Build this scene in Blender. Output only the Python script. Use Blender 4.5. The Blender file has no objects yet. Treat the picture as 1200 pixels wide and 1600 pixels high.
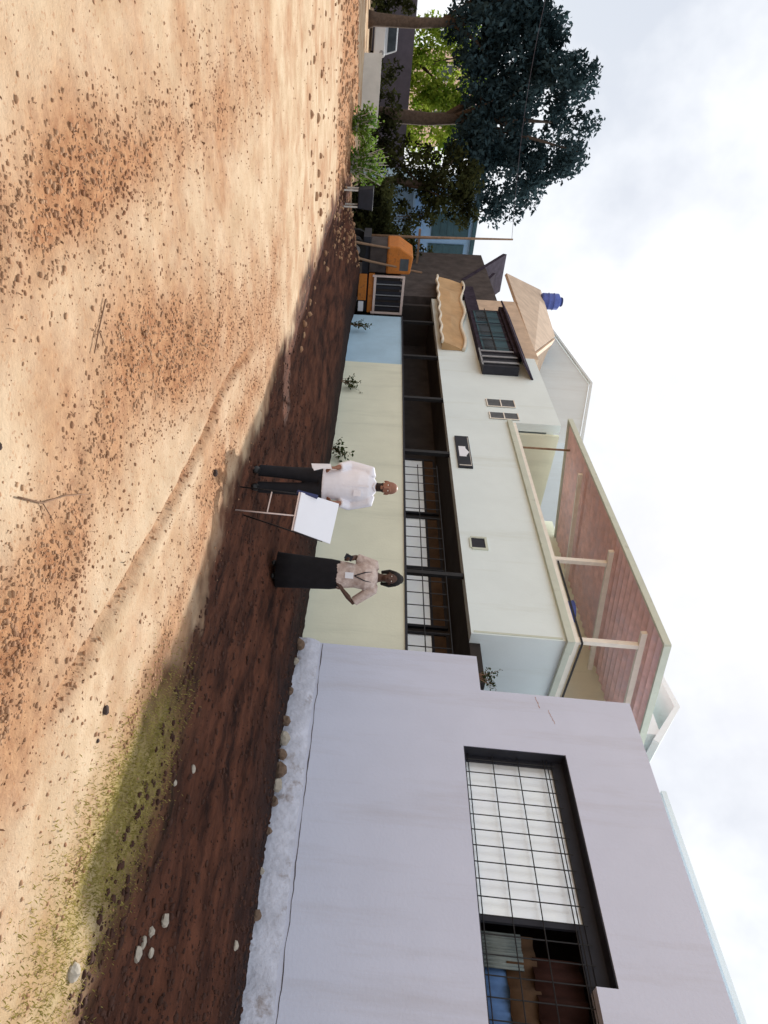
import bpy, bmesh, math, random
import numpy as np
from mathutils import Vector, Matrix, noise as mnoise

R = math.radians
PI = math.pi
scene = bpy.context.scene
COL = scene.collection

# ------------------------------------------------------------------ camera
yaw, pitch, roll = R(36.4), R(3.5), R(4.3)
fw = Vector((math.sin(yaw) * math.cos(pitch), math.cos(yaw) * math.cos(pitch), -math.sin(pitch)))
rt = Vector((math.cos(yaw), -math.sin(yaw), 0))
up = rt.cross(fw)
rr = math.cos(roll) * rt + math.sin(roll) * up
uu = math.cos(roll) * up - math.sin(roll) * rt
# the photograph was taken with the camera on its side: picture right is the sky
ax, ay, az = uu, -rr, -fw
cam = bpy.data.cameras.new('camera')
cam_o = bpy.data.objects.new('camera', cam)
COL.objects.link(cam_o)
cam_o.matrix_world = Matrix(((ax.x, ay.x, az.x, 0), (ax.y, ay.y, az.y, 0), (ax.z, ay.z, az.z, 1.38), (0, 0, 0, 1)))
cam.sensor_fit = 'VERTICAL'
cam.sensor_height = 36
cam.sensor_width = 27
cam.lens = 36 * 1050 / 1600
cam.shift_x = 100 / 1600
cam.clip_start = 0.05
cam.clip_end = 2000
scene.camera = cam_o

# ------------------------------------------------------------------ sky, sun, exposure
SUN_EL, SUN_AZ = R(40.0), R(33.6)
world = bpy.data.worlds.new('World')
scene.world = world
world.use_nodes = True
nt = world.node_tree
nt.nodes.clear()
N = nt.nodes.new
w_out = N('ShaderNodeOutputWorld'); w_bg = N('ShaderNodeBackground')
w_sky = N('ShaderNodeTexSky'); w_sky.sky_type = 'NISHITA'; w_sky.sun_disc = False
w_sky.sun_elevation = SUN_EL; w_sky.sun_rotation = SUN_AZ
w_sky.air_density = 1.0; w_sky.dust_density = 2.0
w_tc = N('ShaderNodeTexCoord'); w_n = N('ShaderNodeTexNoise')
w_n.inputs['Scale'].default_value = 2.6; w_n.inputs['Detail'].default_value = 6; w_n.inputs['Roughness'].default_value = .55
w_r = N('ShaderNodeValToRGB')
w_r.color_ramp.elements[0].position = .36; w_r.color_ramp.elements[0].color = (.80, .80, .80, 1)
w_r.color_ramp.elements[1].position = .58; w_r.color_ramp.elements[1].color = (1, 1, 1, 1)
w_c = N('ShaderNodeValToRGB')
w_c.color_ramp.elements[0].position = .38; w_c.color_ramp.elements[0].color = (.70, .72, .76, 1)
w_c.color_ramp.elements[1].position = .55; w_c.color_ramp.elements[1].color = (1, 1, 1, 1)
w_sc = N('ShaderNodeMixRGB'); w_sc.blend_type = 'MULTIPLY'; w_sc.inputs[0].default_value = 1; w_sc.inputs[2].default_value = (9.8, 10.0, 10.3, 1)
w_m = N('ShaderNodeMixRGB')
L = nt.links.new
L(w_tc.outputs['Generated'], w_n.inputs['Vector']); L(w_n.outputs['Fac'], w_r.inputs[0]); L(w_n.outputs['Fac'], w_c.inputs[0])
L(w_c.outputs[0], w_sc.inputs[1]); L(w_r.outputs[0], w_m.inputs[0]); L(w_sky.outputs[0], w_m.inputs[1]); L(w_sc.outputs[0], w_m.inputs[2])
L(w_m.outputs[0], w_bg.inputs[0]); w_bg.inputs[1].default_value = .085
L(w_bg.outputs[0], w_out.inputs[0])

sun = bpy.data.lights.new('sun', 'SUN'); sun.energy = 4.0; sun.angle = R(.5); sun.color = (1, .95, .88)
sun_o = bpy.data.objects.new('sun', sun); COL.objects.link(sun_o)
sd = Vector((math.sin(SUN_AZ) * math.cos(SUN_EL), math.cos(SUN_AZ) * math.cos(SUN_EL), math.sin(SUN_EL)))
sun_o.rotation_euler = sd.to_track_quat('Z', 'Y').to_euler()
sun_o.location = sd * 60

vs = scene.view_settings
vs.view_transform = 'Standard'; vs.look = 'None'; vs.exposure = 0.42; vs.gamma = 1.0; vs.use_curve_mapping = False

rng = random.Random(11)
npr = np.random.default_rng(5)

# ------------------------------------------------------------------ materials
def mat(name, base, rough=.8, var=.12, scale=3.0, base2=None, bump=.0, bscale=40.0, stain=None, stain_scale=1.2,
        stain_pos=(.55, .72), metallic=0.0, spec=.3, dist=.01, streak=False):
    m = bpy.data.materials.new(name); m.use_nodes = True
    t = m.node_tree; n = t.nodes; l = t.links
    b = n['Principled BSDF']
    b.inputs['Roughness'].default_value = rough; b.inputs['Metallic'].default_value = metallic
    b.inputs['Specular IOR Level'].default_value = spec
    tc = n.new('ShaderNodeTexCoord')
    no = n.new('ShaderNodeTexNoise'); no.inputs['Scale'].default_value = scale; no.inputs['Detail'].default_value = 6
    no.inputs['Roughness'].default_value = .62
    l.new(tc.outputs['Object'], no.inputs['Vector'])
    if base2 is None:
        base2 = tuple(min(1, c * (1 + var)) for c in base); base = tuple(c * (1 - var) for c in base)
    r = n.new('ShaderNodeValToRGB')
    r.color_ramp.elements[0].position = .3; r.color_ramp.elements[1].position = .7
    r.color_ramp.elements[0].color = (*base, 1); r.color_ramp.elements[1].color = (*base2, 1)
    l.new(no.outputs['Fac'], r.inputs[0])
    out = r.outputs[0]
    if stain:
        n2 = n.new('ShaderNodeTexNoise'); n2.inputs['Scale'].default_value = stain_scale; n2.inputs['Detail'].default_value = 8
        n2.inputs['Roughness'].default_value = .7
        if streak:
            mp = n.new('ShaderNodeMapping'); mp.inputs['Scale'].default_value = (2.2, 2.2, .25)
            l.new(tc.outputs['Object'], mp.inputs[0]); l.new(mp.outputs[0], n2.inputs['Vector'])
        else:
            l.new(tc.outputs['Object'], n2.inputs['Vector'])
        r2 = n.new('ShaderNodeValToRGB')
        r2.color_ramp.elements[0].position = stain_pos[0]; r2.color_ramp.elements[1].position = stain_pos[1]
        r2.color_ramp.elements[0].color = (0, 0, 0, 1); r2.color_ramp.elements[1].color = (.75, .75, .75, 1)
        l.new(n2.outputs['Fac'], r2.inputs[0])
        mx = n.new('ShaderNodeMixRGB'); l.new(r2.outputs[0], mx.inputs[0]); l.new(out, mx.inputs[1]); mx.inputs[2].default_value = (*stain, 1)
        out = mx.outputs[0]
    l.new(out, b.inputs['Base Color'])
    if bump:
        n3 = n.new('ShaderNodeTexNoise'); n3.inputs['Scale'].default_value = bscale; n3.inputs['Detail'].default_value = 5
        l.new(tc.outputs['Object'], n3.inputs['Vector'])
        bp = n.new('ShaderNodeBump'); bp.inputs['Strength'].default_value = bump; bp.inputs['Distance'].default_value = dist
        l.new(n3.outputs['Fac'], bp.inputs['Height']); l.new(bp.outputs[0], b.inputs['Normal'])
    return m

def leaf_mat(name, c1, c2, trans=.35, scale=1.5):
    m = bpy.data.materials.new(name); m.use_nodes = True
    t = m.node_tree; n = t.nodes; l = t.links
    n.remove(n['Principled BSDF'])
    tc = n.new('ShaderNodeTexCoord'); no = n.new('ShaderNodeTexNoise'); no.inputs['Scale'].default_value = scale; no.inputs['Detail'].default_value = 4
    r = n.new('ShaderNodeValToRGB'); r.color_ramp.elements[0].position = .35; r.color_ramp.elements[1].position = .65
    r.color_ramp.elements[0].color = (*c1, 1); r.color_ramp.elements[1].color = (*c2, 1)
    d = n.new('ShaderNodeBsdfDiffuse'); tr = n.new('ShaderNodeBsdfTranslucent'); mx = n.new('ShaderNodeMixShader'); mx.inputs[0].default_value = trans
    l.new(tc.outputs['Object'], no.inputs['Vector']); l.new(no.outputs['Fac'], r.inputs[0])
    l.new(r.outputs[0], d.inputs[0]); l.new(r.outputs[0], tr.inputs[0])
    l.new(d.outputs[0], mx.inputs[1]); l.new(tr.outputs[0], mx.inputs[2]); l.new(mx.outputs[0], n['Material Output'].inputs[0])
    return m

M = {}
M['lav'] = mat('lavender_plaster', (.62, .66, .80), .9, .035, .9, bump=.25, bscale=25, dist=.012, stain=(.50, .50, .56), stain_scale=.9, stain_pos=(.52, .80), streak=True)
M['plinth'] = mat('whitewashed_stone', (.55, .57, .66), .95, .16, 5, bump=.8, bscale=14, dist=.03, stain=(.22, .17, .14), stain_scale=3.5, stain_pos=(.55, .68))
M['cream'] = mat('cream_plaster', (.76, .77, .62), .9, .05, 1.2, bump=.25, bscale=22, dist=.012, stain=(.56, .58, .46), stain_scale=.9, stain_pos=(.54, .8), streak=True)
M['white'] = mat('greenish_white_plaster', (.77, .87, .88), .9, .04, .8, bump=.2, bscale=22, dist=.01, stain=(.62, .68, .62), stain_scale=.7, stain_pos=(.56, .82), streak=True)
M['palegrey'] = mat('pale_grey_render', (.66, .71, .72), .9, .05, .8, bump=.2, bscale=20, stain=(.55, .56, .54), stain_scale=.5, stain_pos=(.5, .8), streak=True)
M['paleblue'] = mat('pale_blue_plaster', (.42, .60, .74), .9, .10, 1.0, bump=.25, bscale=22)
M['trim'] = mat('greenish_grey_trim', (.60, .65, .56), .85, .08, 3, bump=.2, bscale=30, stain=(.3, .3, .24), stain_scale=3, stain_pos=(.58, .75))
M['crack'] = mat('crack_dark', (.10, .09, .10), .95, .2, 8)
M['rust'] = mat('rust_stain', (.42, .26, .22), .95, .2, 8)
M['dark'] = mat('dark_paint', (.022, .024, .034), .6, .25, 3)
M['iron'] = mat('black_iron', (.018, .018, .02), .55, .3, 12)
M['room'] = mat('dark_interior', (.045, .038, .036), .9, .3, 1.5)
M['pane'] = mat('curtained_glass', (.90, .95, 1.0), .36, .05, 2.4, bump=.3, bscale=3, dist=.03, spec=.5, metallic=.45)
M['glass'] = mat('dim_glass', (.07, .085, .10), .15, .35, 1.5, spec=.6)
M['brown'] = mat('brown_cloth', (.10, .06, .035), .9, .35, 2.2, bump=.4, bscale=6, dist=.03)
M['maroon'] = mat('maroon_cloth', (.035, .014, .012), .9, .3, 3, bump=.4, bscale=6, dist=.03)
M['bluecloth'] = mat('blue_cloth', (.10, .20, .42), .85, .25, 3)
M['greycloth'] = mat('grey_green_cloth', (.20, .24, .24), .85, .25, 3)
M['tile'] = mat('terracotta_tile', (.88, .58, .55), .85, .18, 4, bump=.3, bscale=18, stain=(.66, .54, .60), stain_scale=1.2, stain_pos=(.45, .7))
M['tan'] = mat('faded_tan_tile', (.60, .46, .34), .9, .15, 2.5, bump=.3, bscale=10)
M['postw'] = mat('cream_timber', (.86, .82, .74), .8, .08, 5, bump=.15, bscale=30)
M['louv'] = mat('grey_louvre', (.10, .11, .12), .6, .25, 6)
M['purple'] = mat('dark_roof_sheet', (.05, .042, .06), .95, .35, 4, spec=.02)
M['awning'] = mat('tan_awning', (.52, .34, .18), .85, .18, 1.5)
M['scallop'] = mat('cream_scallop', (.80, .74, .62), .85, .06, 3)
M['orange'] = mat('orange_paint', (.55, .19, .035), .6, .25, 5, stain=(.16, .07, .03), stain_scale=5, stain_pos=(.5, .66))
M['pinkw'] = mat('pinkish_white_paint', (.72, .60, .56), .5, .1, 5)
M['tyre'] = mat('tyre_rubber', (.02, .02, .02), .9, .2, 20)
M['steel'] = mat('dull_steel', (.35, .35, .36), .45, .15, 10, metallic=.6)
M['blueb'] = mat('blue_wall_paint', (.24, .40, .62), .7, .1, 1.5, bump=.2, bscale=10)
M['teal'] = mat('dark_teal_shutter', (.035, .085, .11), .5, .2, 2)
M['tank'] = mat('blue_plastic', (.09, .13, .42), .45, .18, 5)
M['bark'] = mat('bark', (.085, .06, .045), .95, .3, 8, bump=.8, bscale=14, dist=.03)
M['darkbrown'] = mat('dark_brown_mottled', (.07, .058, .055), .9, .4, 2)  # dark brown with random mottling
M['greyp'] = mat('grey_purple_wall', (.10, .088, .11), .9, .15, 2)
M['palew'] = mat('pale_low_wall', (.62, .60, .56), .9, .1, 2)
M['pinkhouse'] = mat('pink_cream_wall', (.80, .62, .50), .9, .06, 1)
M['carw'] = mat('white_car_paint', (.75, .77, .8), .3, .03, 3, spec=.5)
M['wood'] = mat('weathered_pole', (.26, .17, .11), .9, .25, 8, bump=.4, bscale=20)
M['skin_m'] = mat('brown_skin', (.27, .125, .08), .55, .10, 30)
M['beard'] = mat('dark_beard', (.03, .02, .018), .9, .2, 60)
M['skin_w'] = mat('dark_brown_skin', (.085, .042, .028), .55, .10, 30)
M['eye'] = mat('eye_white', (.7, .68, .64), .3, .02, 5)
M['lips'] = mat('lip_colour', (.30, .12, .10), .5, .1, 30)
M['shirt'] = mat('white_cotton', (.80, .80, .86), .85, .04, 6, bump=.5, bscale=9, dist=.02)
M['trouser'] = mat('black_trousers', (.014, .014, .018), .85, .3, 6, bump=.4, bscale=8, dist=.015)
M['skirt'] = mat('dark_skirt_cloth', (.010, .009, .011), .9, .3, 8, bump=.5, bscale=7, dist=.02)
M['blouse'] = mat('pink_print_blouse', (.40, .29, .25), .85, .2, 16, base2=(.70, .60, .55), bump=.4, bscale=9, dist=.015)
M['hair'] = mat('black_hair', (.012, .010, .010), .7, .3, 40, bump=.6, bscale=60, dist=.01)
M['shoe'] = mat('black_leather', (.015, .014, .014), .4, .2, 10)
M['paper'] = mat('white_paper', (.82, .84, .90), .8, .02, 3)
M['board'] = mat('white_board', (.84, .87, .94), .6, .02, 2)
M['navy'] = mat('navy_edge', (.03, .04, .12), .6, .2, 5)
M['cord'] = mat('dark_lanyard', (.02, .02, .03), .8, .2, 20)
M['stone'] = mat('brown_stone', (.17, .115, .08), .95, .3, 12, bump=.5, bscale=30)
M['darkstone'] = mat('dark_stone', (.05, .032, .026), .95, .3, 12, bump=.5, bscale=30)
M['palestone'] = mat('pale_rubble', (.38, .34, .28), .95, .2, 12, bump=.5, bscale=30)
M['clod'] = mat('red_soil_clod', (.24, .11, .055), .95, .4, 2.0, base2=(.46, .29, .17), bump=.5, bscale=60, dist=.005)
M['soilclod'] = mat('shade_toned_clod', (.055, .024, .016), .95, .4, 3, bump=.5, bscale=60, dist=.005)
M['dryleaf'] = mat('dry_leaf', (.16, .08, .04), .9, .5, 3)
M['twig'] = mat('dry_twig', (.22, .13, .08), .95, .3, 20)

# ------------------------------------------------------------------ helpers
def wloc(o):
    v = Vector((0, 0, 0))
    while o is not None:
        v += Vector(o.location); o = o.parent
    return v

def tag(o, label=None, cat=None, group=None, kind=None):
    if label: o['label'] = label
    if cat: o['category'] = cat
    if group: o['group'] = group
    if kind: o['kind'] = kind
    return o

def thing(name, loc, label, cat, group=None, rz=0):
    o = bpy.data.objects.new(name, None); COL.objects.link(o)
    o.location = loc; o.rotation_euler = (0, 0, rz); o.empty_display_size = .2
    return tag(o, label, cat, group)

def link(name, me, m=None, parent=None, smooth=False):
    if m is not None:
        for k in (m if isinstance(m, (list, tuple)) else [m]): me.materials.append(k)
    if smooth:
        me.polygons.foreach_set('use_smooth', [True] * len(me.polygons))
    o = bpy.data.objects.new(name, me); COL.objects.link(o)
    if parent is not None: o.parent = parent
    return o

def dup_tree(o, parent=None):
    c = o.copy(); COL.objects.link(c)
    if parent is not None: c.parent = parent
    for ch in list(o.children): dup_tree(ch, c)
    return c

class MB:
    def __init__(s): s.v = []; s.f = []; s.mi = []
    def add(s, vs, fs, mi=0):
        o = len(s.v); s.v += [tuple(p) for p in vs]; s.f += [tuple(i + o for i in f) for f in fs]; s.mi += [mi] * len(fs); return s
    def box(s, x0, x1, y0, y1, z0, z1, mi=0):
        return s.add([(x0, y0, z0), (x1, y0, z0), (x1, y1, z0), (x0, y1, z0), (x0, y0, z1), (x1, y0, z1), (x1, y1, z1), (x0, y1, z1)],
                     [(0, 3, 2, 1), (4, 5, 6, 7), (0, 1, 5, 4), (1, 2, 6, 5), (2, 3, 7, 6), (3, 0, 4, 7)], mi)
    def bar(s, p, q, w, h=None, upv=(0, 0, 1), mi=0):
        h = w if h is None else h
        p, q = Vector(p), Vector(q); d = (q - p).normalized(); u = Vector(upv)
        if abs(d.dot(u)) > .98: u = Vector((1, 0, 0))
        a = d.cross(u).normalized(); b = a.cross(d).normalized()
        vs = [c + a * i * w / 2 + b * j * h / 2 for c in (p, q) for i, j in ((-1, -1), (1, -1), (1, 1), (-1, 1))]
        return s.add(vs, [(0, 1, 2, 3), (7, 6, 5, 4), (0, 4, 5, 1), (1, 5, 6, 2), (2, 6, 7, 3), (3, 7, 4, 0)], mi)
    def loft(s, pts, rads, n=10, side=None, caps=True, mi=0):
        """rings along a path; rads are r or (r_side, r_front)"""
        pts = [Vector(p) for p in pts]; rings = []
        prev = None
        for i, p in enumerate(pts):
            d = (pts[min(i + 1, len(pts) - 1)] - pts[max(i - 1, 0)]).normalized()
            a = Vector(side) if side is not None else (prev if prev is not None else (Vector((1, 0, 0)) if abs(d.x) < .9 else Vector((0, 1, 0))))
            a = (a - d * a.dot(d)).normalized(); prev = a; b = d.cross(a)
            r = rads[i] if isinstance(rads, (list, tuple)) else rads
            ra, rb = r if isinstance(r, (list, tuple)) else (r, r)
            rings.append([p + a * math.cos(t) * ra + b * math.sin(t) * rb for t in [2 * PI * k / n for k in range(n)]])
        vs = [v for r in rings for v in r]; fs = []
        for i in range(len(rings) - 1):
            for k in range(n):
                k2 = (k + 1) % n; fs.append((i * n + k, i * n + k2, (i + 1) * n + k2, (i + 1) * n + k))
        if caps:
            fs.append(tuple(reversed(range(n)))); fs.append(tuple((len(rings) - 1) * n + k for k in range(n)))
        return s.add(vs, fs, mi)
    def ball(s, c, r, n=12, m=8, mi=0):
        r = r if isinstance(r, (list, tuple)) else (r, r, r); c = Vector(c)
        vs = [c + Vector((0, 0, r[2]))]
        for j in range(1, m):
            t = PI * j / m
            for k in range(n):
                a = 2 * PI * k / n; vs.append(c + Vector((r[0] * math.sin(t) * math.cos(a), r[1] * math.sin(t) * math.sin(a), r[2] * math.cos(t))))
        vs.append(c - Vector((0, 0, r[2]))); fs = []
        for k in range(n):
            k2 = (k + 1) % n; fs.append((0, 1 + k, 1 + k2))
            for j in range(m - 2):
                b = 1 + j * n; fs.append((b + k, b + n + k, b + n + k2, b + k2))
            b = 1 + (m - 2) * n; fs.append((b + k, len(vs) - 1, b + k2))
        return s.add(vs, fs, mi)
    def prism_x(s, yz, x0, x1, mi=0):
        n = len(yz); vs = [(x0, y, z) for y, z in yz] + [(x1, y, z) for y, z in yz]
        fs = [tuple(range(n)), tuple(reversed(range(n, 2 * n)))] + [(i, i + n, (i + 1) % n + n, (i + 1) % n) for i in range(n)]
        return s.add(vs, fs, mi)
    def prism_y(s, xz, y0, y1, mi=0):
        n = len(xz); vs = [(x, y0, z) for x, z in xz] + [(x, y1, z) for x, z in xz]
        fs = [tuple(range(n)), tuple(reversed(range(n, 2 * n)))] + [(i, i + n, (i + 1) % n + n, (i + 1) % n) for i in range(n)]
        return s.add(vs, fs, mi)
    def slab(s, a, b, c, d, th, mi=0):
        a, b, c, d = map(Vector, (a, b, c, d)); nrm = (b - a).cross(d - a).normalized() * th
        vs = [a, b, c, d, a + nrm, b + nrm, c + nrm, d + nrm]
        return s.add(vs, [(3, 2, 1, 0), (4, 5, 6, 7), (0, 1, 5, 4), (1, 2, 6, 5), (2, 3, 7, 6), (3, 0, 4, 7)], mi)
    def mesh(s, name, off=Vector((0, 0, 0)), fix=True):
        me = bpy.data.meshes.new(name)
        me.from_pydata([tuple(Vector(v) - off) for v in s.v], [], s.f)
        if any(s.mi): me.polygons.foreach_set('material_index', s.mi)
        if fix:
            bm = bmesh.new(); bm.from_mesh(me); bmesh.ops.recalc_face_normals(bm, faces=bm.faces); bm.to_mesh(me); bm.free()
        me.update(); return me
    def build(s, name, m, parent=None, smooth=False, local=False, bevel=0):
        off = Vector((0, 0, 0)) if (local or parent is None) else wloc(parent)
        o = link(name, s.mesh(name, off), m, parent, smooth)
        if bevel:
            b = o.modifiers.new('bevel', 'BEVEL'); b.width = bevel; b.segments = 2; b.limit_method = 'ANGLE'
        return o
    def top(s, name, m, base, label, cat, group=None, smooth=False, kind=None):
        base = Vector(base)
        o = link(name, s.mesh(name, base), m, None, smooth); o.location = base
        return tag(o, label, cat, group, kind)

def remeshed(mb, voxel, smooth_iter=2, off=Vector((0, 0, 0))):
    me = mb.mesh('tmp', off); o = bpy.data.objects.new('tmp', me); COL.objects.link(o)
    md = o.modifiers.new('r', 'REMESH'); md.mode = 'VOXEL'; md.voxel_size = voxel
    if smooth_iter:
        sm = o.modifiers.new('s', 'SMOOTH'); sm.iterations = smooth_iter; sm.factor = .5
    dg = bpy.context.evaluated_depsgraph_get(); dg.update()
    new = bpy.data.meshes.new_from_object(o.evaluated_get(dg)); bpy.data.objects.remove(o)
    new.materials.clear()
    new.polygons.foreach_set('use_smooth', [True] * len(new.polygons))
    return new

# value noise for the ground
def vnoise(x, y, seed=0):
    xi = np.floor(x).astype(np.int64); yi = np.floor(y).astype(np.int64); fx = x - xi; fy = y - yi
    fx = fx * fx * (3 - 2 * fx); fy = fy * fy * (3 - 2 * fy)
    def h(a, b):
        k = (a * 374761393 + b * 668265263 + seed * 982451653) & 0xffffffff
        k = ((k ^ (k >> 13)) * 1274126177) & 0xffffffff
        return ((k ^ (k >> 16)) & 0xffff) / 65535.0
    return (h(xi, yi) * (1 - fx) + h(xi + 1, yi) * fx) * (1 - fy) + (h(xi, yi + 1) * (1 - fx) + h(xi + 1, yi + 1) * fx) * fy
def fbm(x, y, seed=0, o=4):
    r = 0; a = .5; t = 0
    for k in range(o):
        r = r + a * vnoise(x * 2 ** k, y * 2 ** k, seed + k * 7); t += a; a *= .5
    return r / t
def sstep(a, b, x):
    t = np.clip((x - a) / (b - a), 0, 1); return t * t * (3 - 2 * t)

# ------------------------------------------------------------------ ground
RUT = np.array([(2.62, 1.7), (2.71, 2.24), (2.8, 2.98), (2.86, 3.74), (2.89, 4.68), (2.83, 5.72), (2.93, 6.6), (3.2, 8.2)])
def rutd(x, y):
    xc = np.interp(y, RUT[:, 1], RUT[:, 0]) + .05 * (fbm(y * 1.3, y * 0 + 3.3, 61, 3) - .5)
    wgt = sstep(1.6, 2.2, y) * (1 - sstep(6.4, 8.2, y))
    return np.abs(x - xc), wgt
def masks(x, y):
    x = np.asarray(x, float); y = np.asarray(y, float)
    n1 = fbm(x * 1.3, y * 1.3, 3); n2 = fbm(x * 4, y * 4, 9)
    def blob(cx, cy, sx, sy, a):
        dx = x - cx; dy = y - cy; u = dx * math.cos(a) + dy * math.sin(a); v = -dx * math.sin(a) + dy * math.cos(a)
        return np.exp(-((u / sx) ** 2 + (v / sy) ** 2))
    wob = .5 * (fbm(y * .8, y * 0 + 1.7, 71, 3) - .5)
    c1 = np.interp(y, [0, 2, 3.4, 5.4, 8, 12], [2.2, 2.12, 1.6, 2.08, 2.9, 3.6]) + wob
    amp1 = .35 + .65 * np.exp(-((y - 4.3) / 1.1) ** 2) + .55 * np.exp(-((y - 1.9) / .6) ** 2)
    clod = np.exp(-((x - c1) / (.17 + .06 * y)) ** 2) * amp1 * (1 - sstep(8, 12, y))
    clod = clod + np.exp(-((x - (.62 + wob - .05 * (y - 3))) / .26) ** 2) * (.75 * np.exp(-((y - 3.4) / .9) ** 2) + .25 * sstep(7, 4, y))
    clod = clod + blob(.25, 6.6, .5, 1.6, 0) * .35 + blob(3.5, 6.0, .28, 2.2, -.08) * .75 + blob(3.72, 3.4, .16, 1.9, 0) * .65 + blob(2.6, 9, 1.2, .5, 0) * .3
    clod = clod + .28 * np.exp(-((x - c1 - .1) / (.4 + .1 * y)) ** 2) * (1 - sstep(7, 10, y)) + .3 * np.exp(-((x - .65 - .5 * wob) / .4) ** 2) * (1 - sstep(7, 10, y))
    clod = clod + sstep(19.5, 22, y + 2 * (n1 - .5)) * (1 - sstep(27.5, 29, y)) * (1 - sstep(7, 9, x)) * .95
    d, w = rutd(x, y); clod = clod + np.exp(-(d / .07) ** 2) * w * .7
    clod = np.clip(clod * (.35 + 1.3 * n2), 0, 1)
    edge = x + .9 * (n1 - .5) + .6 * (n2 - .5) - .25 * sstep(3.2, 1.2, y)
    house_shade = sstep(3.75, 4.35, edge) * (1 - sstep(27, 31, y))  # dark tone painted over the ground that the houses shade
    grass = np.clip(blob(4.15, 2.0, .44, 1.1, -.30) * 1.5 * (.2 + 1.4 * n1), 0, 1) 
    wall_shade = sstep(6.6, 7.9, x + 1.6 * (fbm(x * .9, y * .5, 33) - .5) + .5 * (n2 - .5)) * (1 - sstep(25, 29, y))  # blacker shade painted along the foot of the walls
    return clod, house_shade, np.clip(grass, 0, 1), wall_shade
def gz(x, y, fine=True):
    x = np.asarray(x, float); y = np.asarray(y, float)
    bank = .5 * sstep(4.9, 7.7, x + .5 * (fbm(x * .8, y * .8, 21) - .5)) * (1 - sstep(27, 31, y))
    berm = .16 * np.exp(-((y - 25.5 - .8 * np.sin(x * .7)) / 1.6) ** 2) * (1 - sstep(7, 10, x)) * (.5 + fbm(x * 1.2, y * 1.2, 5))
    z = bank + berm + .07 * (fbm(x * .5, y * .5, 1, 3) - .5)
    if fine:
        near = 1 / (1 + (np.hypot(x, y) / 25) ** 2)
        c, d, g, _ = masks(x, y)
        z = z + near * (.03 * (fbm(x * 2.5, y * 2.5, 2) - .5) + (.010 + .055 * c + .04 * d) * (fbm(x * 9, y * 9, 4) - .5))
        rd, w = rutd(x, y)
        z = z - .05 * np.exp(-(rd / .05) ** 2) * w + .018 * np.exp(-((rd - .13) / .07) ** 2) * w
    return z
def graded(lo, hi, step, far, g=1.09):
    a = list(np.arange(lo, hi, step)); s = step; v = a[-1]
    while v < far: s *= g; v += s; a.append(v)
    s = step; v = a[0]
    while v > -far: s *= g; v -= s; a.insert(0, v)
    return np.array(a)
gxs = graded(-1.0, 9.2, .04, 400); gys = graded(.6, 11, .04, 400, 1.03)
GX, GY = np.meshgrid(gxs, gys)
GZ = gz(GX, GY)
nv = GX.size; ny, nx = GX.shape
me = bpy.data.meshes.new('ground')
me.vertices.add(nv); me.vertices.foreach_set('co', np.stack([GX, GY, GZ], -1).reshape(-1))
idx = np.arange(nv).reshape(ny, nx)
q = np.stack([idx[:-1, :-1], idx[:-1, 1:], idx[1:, 1:], idx[1:, :-1]], -1).reshape(-1, 4)
me.loops.add(q.size); me.loops.foreach_set('vertex_index', q.reshape(-1)); me.polygons.add(len(q))
me.polygons.foreach_set('loop_start', np.arange(0, q.size, 4)); me.polygons.foreach_set('loop_total', np.full(len(q), 4))
me.update(calc_edges=True)
for nm, arr in zip(('clod', 'house_shade', 'grass', 'wall_shade'), masks(GX, GY)):
    at = me.attributes.new(nm, 'FLOAT', 'POINT'); at.data.foreach_set('value', arr.reshape(-1).astype(np.float32))
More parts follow.
